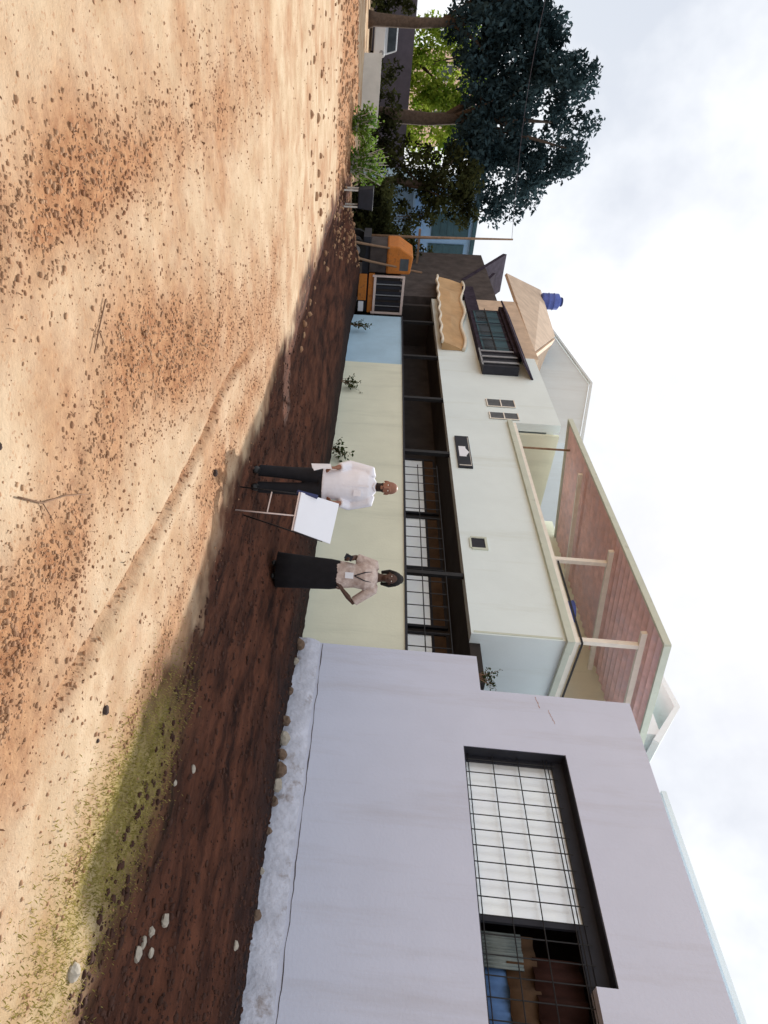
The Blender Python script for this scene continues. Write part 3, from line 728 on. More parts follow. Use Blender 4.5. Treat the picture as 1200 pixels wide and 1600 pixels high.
for k, (x, y, rx, rz_, m_, lab) in enumerate(((-1.6, 41, 1.3, .9, 'leaf_k', 'low dark hedge bush beside the white car at the far left edge'), (4.0, 39.2, 2.3, .75, 'leaf_k', 'wide dark hedge bush under the tallest tree'),
                                        (8.9, 33, 1.0, 1.4, 'leaf_k', 'dark bush beside the orange truck cab'), (7.4, 33.5, 1.0, .75, 'leaf_k', 'dark bush left of the wooden pole'), (8.3, 36.5, 1.6, 2.0, 'leaf_k', 'tall dark bush in front of the lower blue wall'), (6.2, 30.5, .8, .7, 'leaf_k', 'dark bush right of the trough'))):
    o = thing('bush', (x, y, 0), lab, 'bush', 'dark bushes beyond the yard')
    r = random.Random(k + 40); cs = [(x + r.uniform(-rx, rx), y + r.uniform(-.5, .5), .15 + rz_ * 2 * r.random()) for _ in range(48)]
    link('foliage', leaf_mesh(leaf_cloud(cs, [.38] * 48, 240, .10, k + 50), (x, y, 0)), M[m_], o)
    st = MB()
    for c in cs[:8]: st.loft([(x, y, 0), c], [.03, .01], 5)
    st.build('stem', M['bark'], o)
# sunlit plant in front
def big_plant(x, y, wd, ht, label, seed, n=26):
    r = random.Random(seed); o = thing('leafy_plant', (x, y, G(x, y)), label, 'plant', None); z0 = G(x, y)
    st = MB(); lf = MB()
    for i in range(n):
        t = r.uniform(-1, 1); tip = Vector((x + wd * t, y + r.uniform(-.4, .4), z0 + ht * r.uniform(.45, 1.0) * (1 - .35 * abs(t)))); p0 = Vector((x + wd * t * .35, y, z0)); mid = p0.lerp(tip, .5) + Vector((0, 0, .12))
        st.loft([p0, mid, tip], [.02, .014, .006], 5)
        for k in range(26):
            s = r.random(); c = p0.lerp(mid, s * 2) if s < .5 else mid.lerp(tip, s * 2 - 1)
            c = c + Vector((r.gauss(0, .10), r.gauss(0, .10), r.gauss(0, .07)))
            e = Vector((r.gauss(0, 1), r.gauss(0, 1), r.gauss(-.2, .6))).normalized(); sd_ = e.cross(Vector((r.gauss(0, 1), r.gauss(0, 1), r.gauss(0, 1)))).normalized(); L_ = r.uniform(.08, .18)
            lf.add([c, c + e * L_ * .45 + sd_ * L_ * .3, c + e * L_, c + e * L_ * .45 - sd_ * L_ * .3], [(0, 1, 2, 3)])
    st.build('stem', M['palew'], o); lf.build('foliage', M['leaf_g'], o)
big_plant(2.75, 25.5, .55, 1.15, 'sunlit green leafy plant at the yard edge in front of the pale low wall', 3)
big_plant(3.95, 25.2, .75, 1.5, 'taller light green plant with pale bent stems beside the dark trough', 6, 32)

# ------------------------------------------------------------------ far left background
dr = thing('trough', (4.75, 24, .3), 'dark metal trough on thin pale legs at the end of the yard', 'trough')
z0 = G(4.75, 24)
t_ = MB(); t_.prism_y([(4.46, z0 + .45), (5.04, z0 + .45), (5.10, z0 + .95), (4.40, z0 + .95)], 23.8, 24.3); t_.build('basin', M['dark'], dr, bevel=.03)
for lx, ly in ((4.5, 23.85), (5.0, 23.85), (4.5, 24.25), (5.0, 24.25)): MB().bar((lx, ly, z0 - .05), (lx, ly, z0 + .45), .045).build('leg', M['palew'], dr)
MB().box(1.2, 4.1, 36, 36.25, -.1, .78).top('low_wall', M['palew'], (2.6, 36, 0), 'short pale low wall at the far left edge of the yard', 'wall')
MB().box(-6, 9.9, 46, 46.3, -.1, 2.35).top('boundary_wall', M['greyp'], (2, 46, 0), 'long grey purple boundary wall in front of the bright trees', 'wall')
ph = thing('house', (5, 62, 0), 'pinkish cream house glimpsed through the gap in the trees', 'house')
MB().box(1.8, 8.2, 62, 68, 0, 7.7).build('wall', M['pinkhouse'], ph)
MB().slab((1.4, 61.6, 7.7), (8.6, 61.6, 7.7), (8.6, 65, 9.2), (1.4, 65, 9.2), .12).build('roof', M['tile'], ph)
for xw in (2.6, 5.6):
    f = MB().box(xw, xw + 1.2, 61.95, 62.0, 4.6, 6.0).build('window', M['palew'], ph); MB().box(xw + .1, xw + 1.1, 61.93, 61.948, 4.7, 5.9).build('pane', M['glass'], f)
# white car
cx, cy = .75, 41.2
car = thing('parked_car', (cx, cy, 0), 'white car parked by the hedge at the far left edge', 'car')
cb = MB(); prof = [(-.80, .25), (.80, .25), (.83, .55), (.80, .82), (-.80, .82), (-.83, .55)]
cb.prism_y([(cx + a, z) for a, z in prof], cy, cy + 3.9); cb.build('body', M['carw'], car, bevel=.06)
cc = MB(); cc.add([(cx - .72, cy + .25, .82), (cx + .72, cy + .25, .82), (cx + .72, cy + 2.9, .82), (cx - .72, cy + 2.9, .82), (cx - .55, cy + .6, 1.42), (cx + .55, cy + .6, 1.42), (cx + .55, cy + 2.3, 1.42), (cx - .55, cy + 2.3, 1.42)],
                    [(0, 3, 2, 1), (4, 5, 6, 7), (0, 1, 5, 4), (1, 2, 6, 5), (2, 3, 7, 6), (3, 0, 4, 7)]); cc.build('cabin', M['carw'], car, bevel=.05)
MB().slab((cx - .60, cy + .30, .93), (cx + .60, cy + .30, .93), (cx + .50, cy + .53, 1.34), (cx - .50, cy + .53, 1.34), .02).build('windscreen', M['glass'], car)
for sx in (-1, 1):
    MB().loft([(cx + sx * .6, cy - .01, .66), (cx + sx * .6, cy - .04, .66)], [.11, .09], 12).build('headlight', M['steel'], car)
    for yw in (.75, 3.1):
        wo = MB().loft([(cx + sx * .62, cy + yw, .31), (cx + sx * .82, cy + yw, .31)], .31, 20).build('wheel', M['tyre'], car); MB().loft([(cx + sx * .80, cy + yw, .31), (cx + sx * .835, cy + yw, .31)], .18, 14).build('rim', M['steel'], wo)
# blue building
bb = thing('house', (10, 41, 0), 'pale blue building with dark teal shutters beyond the truck', 'building')
MB().box(7.2, 12.4, 40, 44, 0, 6.35).build('wall', M['blueb'], bb)
MB().box(7.0, 7.2, 39.7, 44, 0, 4.9).build('side_pillar', M['paleblue'], bb)
MB().box(7.1, 12.6, 39.75, 44, 6.35, 6.55).build('roof_edge', M['teal'], bb)
for x0, x1, a, b_ in ((8.45, 9.7, 4.1, 6.15), (10.1, 11.6, 4.0, 6.0)):
    f = MB().box(x0, x1, 39.95, 40, a, b_).build('window', M['teal'], bb); s = MB()
    for k in range(5): s.box(x0 + .06, x1 - .06, 39.93, 39.95, a + .1 + k * .38, a + .35 + k * .38)
    s.build('shutter', M['teal'], f)
MB().box(7.25, 12.3, 39.3, 40, 2.9, 3.05).build('sunshade', M['blueb'], bb)
# pole
pl = thing('wooden_pole', (7.9, 32, 0), 'tall thin wooden pole rising in front of the blue building', 'pole')
MB().loft([(7.9, 32, -.2), (7.85, 32, 3.3), (7.75, 32, 7.2)], [.075, .065, .04], 8).build('shaft', M['wood'], pl, True)
MB().bar((7.5, 32, 3.05), (9.9, 32.2, 3.1), .10).build('crossbar', M['wood'], pl)
cbl = MB(); pts = []
for i in range(25):
    t = i / 24; pts.append((7.76 + (-6 - 7.76) * t, 32 + 6 * t, 7.15 + 1.2 * t - 1.1 * math.sin(PI * t) * .5))
cbl.loft(pts, .008, 4); cbl.top('overhead_cable', M['greyp'], (7.76, 32, 7.15), 'thin overhead cable from the wooden pole across the trees', 'cable')
# orange truck
tx, ty = 7.7, 25.75
TX = lambda x: 7.75 + (x - 9.0) * .853
tr = thing('truck', (tx, ty, 0), 'orange truck with a pale slatted cargo bed beyond the end of the house wall', 'truck')
c_ = MB(); c_.prism_y([(TX(7.75), 1.62), (TX(8.92), 1.62), (TX(8.92), 2.52), (TX(8.15), 2.60), (TX(7.86), 2.2), (TX(7.75), 2.05)], ty, ty + 1.6)
cab = c_.build('cab', M['orange'], tr, bevel=.06)
MB().box(TX(8.25), TX(8.75), ty - .012, ty, 2.12, 2.44).build('window', M['glass'], cab)
MB().box(TX(7.80), TX(8.90), ty + .04, ty + 1.5, .98, 1.62).build('engine_box', M['darkbrown'], tr, bevel=.03)
MB().box(TX(8.20), TX(8.80), ty - .02, ty - .003, 1.68, 2.08).build('door', M['orange'], cab, bevel=.01)
MB().box(TX(7.45), TX(10.7), ty + .15, ty + 1.45, .72, .98).build('chassis', M['dark'], tr)
MB().box(TX(8.95), TX(10.7), ty + .02, ty + 1.6, 1.0, 1.22).build('bed', M['orange'], tr, bevel=.02)
fr = MB()
for x in (9.02, 10.66): fr.bar((TX(x), ty - .02, 1.15), (TX(x), ty - .02, 2.36), .09, .06)
for z in (1.25, 2.32): fr.bar((TX(9.0), ty - .03, z), (TX(10.7), ty - .03, z), .06, .09)
fr.build('bed_frame', M['pinkw'], tr)
sl = MB()
for k in range(6): sl.box(TX(9.22 + k * .24), TX(9.34 + k * .24), ty, ty + .03, 1.3, 2.28)
sl.build('slats', M['dark'], tr); sl2 = MB()
for k in range(3): sl2.box(TX(9.36 + k * .48), TX(9.40 + k * .48), ty - .01, ty + .02, 1.3, 2.28)
sl2.build('bed_slats', M['steel'], tr)
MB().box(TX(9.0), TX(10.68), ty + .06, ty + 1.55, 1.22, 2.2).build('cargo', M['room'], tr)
bp_ = MB(); bp_.box(TX(8.95), TX(10.1), ty - .12, ty + .0, .62, .94); bp_.build('bumper', M['orange'], tr, bevel=.02)
for x in (TX(8.0), TX(10.1)):
    for yw in (ty + .05, ty + 1.35):
        wo = MB().loft([(x, yw, .42), (x, yw + .24, .42)], .42, 20).build('wheel', M['tyre'], tr); MB().loft([(x, yw - .015, .42), (x, yw, .42)], .2, 14).build('rim', M['steel'], wo)
pla = MB(); pla.box(TX(10.15), TX(10.6), ty - .1, ty - .08, .66, .86); pla.build('number_plate', M['paper'], tr)

for x0, y0, x1, z1, lab in ((7.05, 25.4, 7.35, 2.0, 'leaning brown plank at the front of the orange cab'), (6.55, 25.6, 6.75, 1.7, 'shorter brown post standing left of the orange truck'), (7.55, 26.9, 7.95, 3.05, 'tall brown stake rising behind the orange cab')):
    MB().loft([(x0, y0, G(x0, y0) - .05), ((x0 + x1) / 2, y0 + .1, z1 * .55), (x1, y0 + .15, z1)], [.05, .045, .035], 7).top('plank', M['wood'], (x0, y0, G(x0, y0)), lab, 'plank', 'brown stakes around the orange truck')

# ------------------------------------------------------------------ people
def hand(mb, wrist, direction, palm_n, thumb_side, curl=.5, s=1.0):
    d = Vector(direction).normalized(); n_ = Vector(palm_n); n_ = (n_ - d * n_.dot(d)).normalized(); a = d.cross(n_).normalized() * thumb_side
    wv = Vector(wrist)
    mb.loft([wv, wv + d * .035 * s, wv + d * .085 * s], [(.027 * s, .02 * s), (.038 * s, .016 * s), (.040 * s, .014 * s)], 10, side=a)
    for i, (off, L_) in enumerate(((.030, .075), (.010, .085), (-.011, .078), (-.030, .060))):
        p0 = wv + d * .078 * s + a * off * s; c1 = curl * .7; c2 = curl * 1.5
        d1 = (d * math.cos(c1) + n_ * math.sin(c1)); d2 = (d * math.cos(c2) + n_ * math.sin(c2)); d3 = (d * math.cos(c2 * 1.4) + n_ * math.sin(c2 * 1.4))
        p1 = p0 + d1 * L_ * .45 * s; p2 = p1 + d2 * L_ * .33 * s; p3 = p2 + d3 * L_ * .25 * s
        mb.loft([p0, p1, p2, p3], [.0095 * s, .009 * s, .008 * s, .0065 * s], 8)
    t0 = wv + d * .025 * s + a * .028 * s; t1 = t0 + (d * .6 + a * .8).normalized() * .04 * s; t2 = t1 + (d * .9 + a * .3 + n_ * .4).normalized() * .035 * s
    mb.loft([t0, t1, t2], [.013 * s, .011 * s, .008 * s], 8)
    return wv + d * .09 * s

def head(mb, c, s=1.0):
    """c: head centre (ear height); facing -y"""
    c = Vector(c)
    mb.ball(c + Vector((0, .012, .03)) * s, (.074 * s, .094 * s, .092 * s), 20, 14)
    mb.loft([c + Vector((0, -.028, .02)) * s, c + Vector((0, -.032, -.045)) * s, c + Vector((0, -.042, -.085)) * s, c + Vector((0, -.044, -.108)) * s],
            [(.066 * s, .062 * s), (.060 * s, .058 * s), (.046 * s, .046 * s), (.026 * s, .026 * s)], 16, side=(1, 0, 0))
    mb.loft([c + Vector((0, -.088, .018)) * s, c + Vector((0, -.102, -.014)) * s, c + Vector((0, -.112, -.034)) * s, c + Vector((0, -.092, -.044)) * s], [.010 * s, .013 * s, .018 * s, .010 * s], 10)
    for sx in (-1, 1):
        mb.ball(c + Vector((sx * .076, .008, -.012)) * s, (.010 * s, .020 * s, .032 * s), 10, 8)
        mb.ball(c + Vector((sx * .032, -.078, .028)) * s, (.026 * s, .014 * s, .010 * s), 10, 8)
    mb.ball(c + Vector((0, -.090, -.066)) * s, (.024 * s, .010 * s, .006 * s), 10, 6)
    mb.ball(c + Vector((0, -.089, -.078)) * s, (.021 * s, .010 * s, .007 * s), 10, 6)
    mb.loft([c + Vector((0, .03, -.02)) * s, c + Vector((0, .03, -.11)) * s, c + Vector((0, .04, -.18)) * s], [.052 * s, .052 * s, .062 * s], 14)

# --- man
mx_, my_ = 4.73, 7.03
mz = G(mx_, my_) - .01
man = thing('person', (mx_, my_, mz), 'bald person in a loose white shirt and black trousers beside the white board', 'person', rz=-R(34))
man.scale = (1.0, 1.0, 1.05)
H = 1.0
body = MB(); hc = Vector((.0, -.04, 1.615))
head(body, hc, 1.05)
body.loft([(0, 0, .86), (0, 0, .98), (0, .0, 1.12), (0, 0, 1.28), (0, .01, 1.40), (0, .015, 1.46)], [(.155, .11), (.165, .115), (.155, .11), (.18, .12), (.17, .10), (.07, .06)], 20, side=(1, 0, 0))
R_sh, R_el, R_wr = Vector((-.185, .01, 1.40)), Vector((-.25, .03, 1.15)), Vector((-.205, -.12, 1.00))
L_sh, L_el, L_wr = Vector((.185, .01, 1.40)), Vector((.255, .03, 1.16)), Vector((.225, -.12, 1.03))
for a, b_, c in ((R_sh, R_el, R_wr), (L_sh, L_el, L_wr)):
    body.loft([a, a.lerp(b_, .5), b_, b_.lerp(c, .4), c], [.052, .046, .040, .038, .026], 12)
hand(body, R_wr, (.10, -.45, -.85), (1, .2, 0), 1 if False else -1, .7)
hand(body, L_wr, (-.05, -.5, -.8), (-1, .2, 0), 1, .7)
for sx in (-1, 1):
    body.loft([(sx * .09, 0, .90), (sx * .095, -.01, .70), (sx * .10, -.005, .48), (sx * .102, .01, .34), (sx * .105, .02, .10), (sx * .105, .0, .06)], [.088, .078, .056, .056, .036, .04], 12)
    body.loft([(sx * .105, .05, .05), (sx * .108, -.05, .045), (sx * .112, -.15, .03)], [(.035, .04), (.042, .036), (.036, .02)], 10, side=(1, 0, 0))
bm_ = remeshed(body, .0075, 2)
for m_ in (M['skin_m'], M['beard']): bm_.materials.append(m_)
for p in bm_.polygons:
    c = p.center
    if (c - hc).length < .2 and c.z < hc.z - .048 and c.y < hc.y + .03 and c.z > hc.z - .135 and not (abs(c.x) < .024 and c.z > hc.z - .082 and c.z < hc.z - .055 and c.y < hc.y - .09): p.material_index = 1
mo = bpy.data.objects.new('body', bm_); COL.objects.link(mo); mo.parent = man
for sx in (-1, 1): MB().ball(hc + Vector((sx * .032, -.082, .008)), (.013, .009, .008), 10, 8).build('eye', M['eye'], man, True, local=True)
sh = MB()
sh.loft([(0, -.005, .84), (0, -.005, .95), (0, -.005, 1.10), (0, 0, 1.26), (0, .01, 1.38), (0, .012, 1.455), (0, .012, 1.485)], [(.205, .155), (.20, .15), (.195, .145), (.205, .145), (.20, .125), (.11, .085), (.07, .066)], 24, side=(1, 0, 0))
for a, b_, c in ((R_sh, R_el, R_wr), (L_sh, L_el, L_wr)):
    e = b_.lerp(c, .75); sh.loft([a.lerp(Vector((0, 0, 1.38)), .3), a, a.lerp(b_, .5), b_, e], [.085, .080, .070, .064, .052], 14)
so = link('shirt', remeshed(sh, .010, 3), M['shirt'], man, True)
cl = MB(); cl.loft([(-.05, -.075, 1.475), (0, -.095, 1.445), (.05, -.075, 1.475)], .012, 8); cl.box(-.012, .012, -.152, -.146, .95, 1.40); cl.box(.055, .13, -.150, -.143, 1.22, 1.31)
cl.build('collar', M['shirt'], so, local=True)
tr2 = MB()
for sx in (-1, 1): tr2.loft([(sx * .075, 0, .98), (sx * .088, 0, .86), (sx * .098, -.005, .5), (sx * .103, .01, .25), (sx * .106, .01, .06)], [(.10, .125), (.108, .125), (.082, .088), (.075, .082), (.074, .085)], 16, side=(1, 0, 0))
tr2.loft([(0, 0, .80), (0, 0, 1.0)], [(.165, .12), (.165, .12)], 18, side=(1, 0, 0))
link('trousers', remeshed(tr2, .012, 3), M['trouser'], man, True)
for sx in (-1, 1):
    s = MB(); s.loft([(sx * .105, .085, .045), (sx * .106, .02, .055), (sx * .109, -.08, .045), (sx * .113, -.18, .028)], [(.036, .046), (.044, .056), (.050, .044), (.036, .026)], 12, side=(1, 0, 0)); s.build('shoe', M['shoe'], man, True, local=True)
# paper held in the right hand
pp = MB(); rot = Matrix.Rotation(-R(34), 3, 'Z')
def man_w(v): return rot @ Vector((v[0], v[1], v[2] * 1.05)) + Vector((mx_, my_, mz))
a, b_, c, d_ = (man_w(v) for v in ((-.245, -.175, .93), (-.185, -.205, .95), (-.175, -.195, .72), (-.235, -.150, .70)))
pp.slab(a, b_, c, d_, .006); pp.slab(a, a.lerp(b_, .5), c.lerp(d_, .3) + Vector((.02, -.05, .03)), d_ + Vector((.01, -.06, .02)), .004)
pp.top('paper', M['paper'], (a + c) / 2, 'folded white paper held low by the person in the white shirt', 'paper')
# --- tilted board on a stand
A, B_, C_, D_ = Vector((4.184, 6.014, .713)), Vector((4.493, 5.72, .666)), Vector((4.759, 5.865, 1.06)), Vector((4.421, 6.181, 1.125))
bd = thing('board_stand', (4.48, 5.98, G(4.48, 5.98)), 'white board tilted back on a thin legged stand between the two people', 'stand')
MB().slab(A, B_, C_, D_, -.022).build('board', M['board'], bd, bevel=.004)
nn = (B_ - A).cross(D_ - A).normalized()
e = MB(); e.bar(A - nn * .03 + Vector((0, 0, -.035)), D_.lerp(A, .55) + nn * .03 + Vector((-.0, 0, -.03)), .03, .05); e.build('edge', M['navy'], bd)
e = MB(); e.bar(A + Vector((0, 0, -.02)), B_ + Vector((0, 0, -.02)), .02, .014); e.build('lip', M['pinkw'], bd)
for p, q_ in ((A.lerp(B_, .62), (4.43, 5.93)), (A.lerp(D_, .3), (4.30, 6.2)), (C_.lerp(B_, .2), (4.72, 6.25))):
    MB().loft([(q_[0], q_[1], G(*q_) - .03), tuple(p - Vector((0, 0, .01)))], .008, 8).build('leg', M['pinkw'] if q_[0] == 4.43 else M['iron'], bd, True)
e = MB(); e.bar((4.44, 5.95, .34), (4.32, 6.17, .36), .012); e.build('brace', M['pinkw'], bd)

# --- woman
wx, wy = 6.28, 7.08
wz = G(wx, wy)
wo_ = thing('person', (wx, wy, wz), 'person with dark hair, pink print blouse, long dark skirt and a lanyard badge', 'person', rz=-R(41))
wo_.scale = (1.04, 1.04, 1.05)
body = MB(); hc2 = Vector((0, -.03, 1.585))
head(body, hc2, 1.0)
body.loft([(0, 0, .84), (0, 0, .95), (0, 0, 1.08), (0, 0, 1.24), (0, .01, 1.36), (0, .015, 1.42)], [(.165, .12), (.16, .115), (.135, .10), (.16, .12), (.155, .095), (.06, .055)], 20, side=(1, 0, 0))
Ra, Rb, Rc = Vector((-.165, .01, 1.36)), Vector((-.245, .02, 1.10)), Vector((-.21, -.16, .98))
La, Lb, Lc = Vector((.165, .01, 1.36)), Vector((.36, .06, 1.10)), Vector((.19, -.06, .95))
for a, b_, c in ((Ra, Rb, Rc), (La, Lb, Lc)):
    body.loft([a, a.lerp(b_, .5), b_, b_.lerp(c, .4), c], [.048, .044, .038, .036, .025], 12)
hand(body, Rc, (-.15, -.9, -.1), (.3, .1, 1), 1, .9, .95)
hand(body, Lc, (-.75, -.45, -.35), (0, .6, -.5), 1, .5, .95)
for sx in (-1, 1):
    body.loft([(sx * .085, 0, .88), (sx * .085, -.01, .68), (sx * .08, -.005, .46), (sx * .08, .01, .33), (sx * .08, .02, .09), (sx * .08, 0, .05)], [.088, .076, .054, .054, .034, .036], 12)
    body.loft([(sx * .08, .05, .045), (sx * .083, -.05, .04), (sx * .086, -.14, .025)], [(.032, .036), (.038, .03), (.032, .016)], 10, side=(1, 0, 0))
bo2 = link('body', remeshed(body, .0075, 2), M['skin_w'], wo_, True)
for sx in (-1, 1): MB().ball(hc2 + Vector((sx * .031, -.079, .008)), (.012, .009, .007), 10, 8).build('eye', M['eye'], wo_, True, local=True)
hr = MB(); hr.ball(hc2 + Vector((0, .035, .055)), (.098, .105, .100), 18, 12); hr.ball(hc2 + Vector((0, .075, .125)), (.062, .062, .052), 14, 10)
for sx in (-1, 1): hr.loft([hc2 + Vector((sx * .07, .0, .07)), hc2 + Vector((sx * .088, .03, -.02)), hc2 + Vector((sx * .075, .05, -.13))], [.03, .034, .022], 10)
link('hair', remeshed(hr, .009, 2), M['hair'], wo_, True)
bl = MB()
bl.loft([(0, -.005, .86), (0, -.005, .97), (0, -.005, 1.10), (0, -.01, 1.24), (0, .005, 1.35), (0, .012, 1.405)], [(.19, .145), (.18, .135), (.16, .125), (.18, .145), (.175, .115), (.095, .075)], 24, side=(1, 0, 0))
for a, b_, c in ((Ra, Rb, Rc), (La, Lb, Lc)): bl.loft([a.lerp(Vector((0, 0, 1.34)), .3), a, a.lerp(b_, .55), b_.lerp(a, .08)], [.075, .072, .066, .064], 14)
blo = link('blouse', remeshed(bl, .010, 2), M['blouse'], wo_, True)
sk = MB(); n = 40; vs = []; fs = []
lev = [(1.0, .145, .11), (.92, .185, .14), (.78, .205, .16), (.55, .215, .175), (.30, .225, .19), (.06, .235, .20)]
for j, (z, ra, rb) in enumerate(lev):
    for i in range(n):
        t = 2 * PI * i / n; k = 1 + .045 * math.sin(7 * t + .6 * j) * (j / 5)
        vs.append((ra * k * math.cos(t), rb * k * math.sin(t), z))
for j in range(len(lev) - 1):
    for i in range(n): fs.append((j * n + i, j * n + (i + 1) % n, (j + 1) * n + (i + 1) % n, (j + 1) * n + i))
fs.append(tuple(range(n))); fs.append(tuple(reversed(range(5 * n, 6 * n))))
sk.add(vs, fs).build('skirt', M['skirt'], wo_, True, local=True)
ln = MB(); ln.loft([(-.055, .03, 1.43), (-.072, -.09, 1.36), (-.055, -.15, 1.24), (.0, -.175, 1.10)], .007, 6); ln.loft([(.055, .03, 1.43), (.072, -.09, 1.36), (.055, -.15, 1.24), (.0, -.175, 1.10)], .007, 6)
lno = ln.build('lanyard', M['cord'], wo_, True, local=True)
MB().box(-.04, .04, -.186, -.178, .98, 1.09).build('badge', M['paper'], lno, local=True)
for sx in (-1, 1):
    s = MB(); s.loft([(sx * .08, .075, .04), (sx * .081, .01, .05), (sx * .084, -.08, .036), (sx * .087, -.165, .022)], [(.032, .04), (.038, .046), (.042, .034), (.03, .02)], 12, side=(1, 0, 0)); s.build('shoe', M['shoe'], wo_, True, local=True)
rot2 = Matrix.Rotation(-R(41), 3, 'Z')
def wom_w(v): return rot2 @ Vector((v[0] * 1.04, v[1] * 1.04, v[2] * 1.05)) + Vector((wx, wy, wz))
ph_ = MB(); p1, p2 = wom_w((-.255, -.26, .965)), wom_w((-.215, -.27, 1.06)); ph_.bar(p1, p2, .075, .014, upv=(.6, .8, 0))
ph_.top('phone', M['dark'], p1, 'dark phone held in the hand of the person in the pink blouse', 'phone')

# ------------------------------------------------------------------ stones, rubble, clods, grass
def rock(seed, size, flat=.7, n=2):
    bm = bmesh.new(); bmesh.ops.create_icosphere(bm, subdivisions=n, radius=1)
    o = Vector((seed * 3.1, seed * 1.7, seed)); s = random.Random(seed)
    sx, sy = s.uniform(.75, 1.3), s.uniform(.6, 1.0)
    for v in bm.verts:
        p = v.co.copy(); k = 1 + .35 * mnoise.noise(p * 1.3 + o) + .15 * mnoise.noise(p * 3 + o)
        v.co = Vector((p.x * k * sx, p.y * k * sy, p.z * k * flat)) * size
    me = bpy.data.meshes.new('rock'); bm.to_mesh(me); bm.free(); return me
def stone(name, x, y, size, m, label, cat, seed, group=None, flat=.65, rz=0):
    o = link(name, rock(seed, size, flat), m, None, False); o.location = (x, y, G(x, y) + size * flat * .35); o.rotation_euler = (0, 0, rz)
    return tag(o, label, cat, group)
stone('stone', 3.42, 5.12, .042, M['darkstone'], 'small dark stone on the sand just left of the shadow edge', 'stone', 3, rz=.4)
stone('stone', 3.24, 2.32, .028, M['darkstone'], 'dark stone on the sand in the near foreground beside the shadow', 'stone', 5, rz=1)
stone('stone', 3.30, 2.16, .014, M['darkstone'], 'tiny dark stone right next to the bigger foreground stone', 'stone', 8, rz=2)
stone('stone', 1.32, 2.05, .02, M['darkstone'], 'reddish dark stone at the bottom of the sandy foreground', 'stone', 9, rz=2)
stone('rubble_piece', 4.22, 1.34, .055, M['palestone'], 'white rubble lump in the grass at the bottom right corner', 'rubble', 12)
for i, (x, y, s_, lab) in enumerate(((5.64, 2.20, .055, 'largest pale rubble piece of the heap in the near shadow'), (5.50, 2.06, .045, 'flat pale rubble piece beside the largest one'), (5.42, 1.95, .04, 'pale rubble chip in the middle of the shadow heap'),
                               (5.34, 1.85, .05, 'pale rubble piece at the near end of the shadow heap'), (5.58, 1.95, .035, 'small pale rubble chip on the wall side of the heap'), (7.3, 2.7, .05, 'lone pale chip on the shaded soil near the wall'), (5.5, 3.41, .045, 'lone pale stone on the shaded soil left of the rubble heap'),
                               (5.15, 3.05, .03, 'small pale pebble on the edge of the shaded soil'))):
    stone('rubble_piece', x, y, s_, M['palestone'], lab, 'rubble', 20 + i, 'pale rubble scattered in the shade', .5, i)
spots = [(7.55, .11), (7.2, .07), (6.6, .06), (6.05, .09), (5.75, .12), (5.5, .10), (5.25, .13), (5.02, .10), (4.8, .07), (4.4, .06), (3.9, .05), (3.4, .07)]
names_ = ['leftmost brown rubble stone at the corner of the lavender wall', 'small brown stone second from the wall corner', 'small stone at the wall base between the two rubble groups', 'brown stone at the left end of the rubble under the window',
          'big brown stone below the left edge of the window', 'brown stone wedged between two big ones under the window', 'biggest brown stone of the rubble under the window', 'brown stone just right of the biggest rubble stone', 'small stone ending the rubble row under the window',
          'little stone at the wall base under the middle of the window', 'tiny stone at the wall base below the brown curtain', 'rightmost stone at the foot of the lavender wall']
for i, ((y, s_), lab) in enumerate(zip(spots, names_)):
    o = link('rubble_stone', rock(60 + i, s_, .8), M['palestone'] if i % 3 == 1 else M['stone']); x = 8.32 - .3 * s_; o.location = (x, y, G(x, y) + s_ * .3); tag(o, lab, 'stone', 'rubble stones along the lavender wall')
# clods
def scatter(name, pts, sizes, m, seed, flat=.65):
    r = np.random.default_rng(seed)
    bm = bmesh.new(); bmesh.ops.create_icosphere(bm, subdivisions=1, radius=1)
    V0 = np.array([v.co[:] for v in bm.verts]); F0 = np.array([[v.index for v in f.verts] for f in bm.faces]); bm.free()
    n = len(pts); V = np.repeat(V0[None], n, 0) * (1 + .55 * (r.random((n, len(V0), 1)) - .5))
    V = V * (np.array([1, 1, flat]) * (.6 + .8 * r.random((n, 1, 3)))); a = r.random(n) * 2 * PI; ca, sa = np.cos(a)[:, None], np.sin(a)[:, None]
    X = V[..., 0] * ca - V[..., 1] * sa; Y = V[..., 0] * sa + V[..., 1] * ca
    V = np.stack([X, Y, V[..., 2]], -1) * np.array(sizes)[:, None, None]; z = gz(pts[:, 0], pts[:, 1])
    V += np.stack([pts[:, 0], pts[:, 1], z + np.array(sizes) * flat * .2], -1)[:, None]
    F = (F0[None] + (np.arange(n) * len(V0))[:, None, None]).reshape(-1, 3)
    me = bpy.data.meshes.new(name); me.vertices.add(V.size // 3); me.vertices.foreach_set('co', V.reshape(-1).astype(np.float32))
    me.loops.add(F.size); me.loops.foreach_set('vertex_index', F.reshape(-1).astype(np.int32)); me.polygons.add(len(F))
    me.polygons.foreach_set('loop_start', np.arange(0, F.size, 3, dtype=np.int32)); me.polygons.foreach_set('loop_total', np.full(len(F), 3, dtype=np.int32)); me.update(calc_edges=True)
    return link(name, me, m)
def sample(n, seed, x0, x1, y0, y1, wfun, smin, smax, pw=3):
    r = np.random.default_rng(seed); P = np.stack([r.uniform(x0, x1, n), y0 * (y1 / y0) ** r.random(n)], -1)
    k = r.random(n) < wfun(P[:, 0], P[:, 1]); P = P[k]; s = smin + (smax - smin) * r.random(len(P)) ** pw
    return P, s
P1, S1 = sample(170000, 1, -1, 4.6, .9, 14, lambda x, y: .012 + .75 * masks(x, y)[0] ** 1.6, .003, .0135, 3)
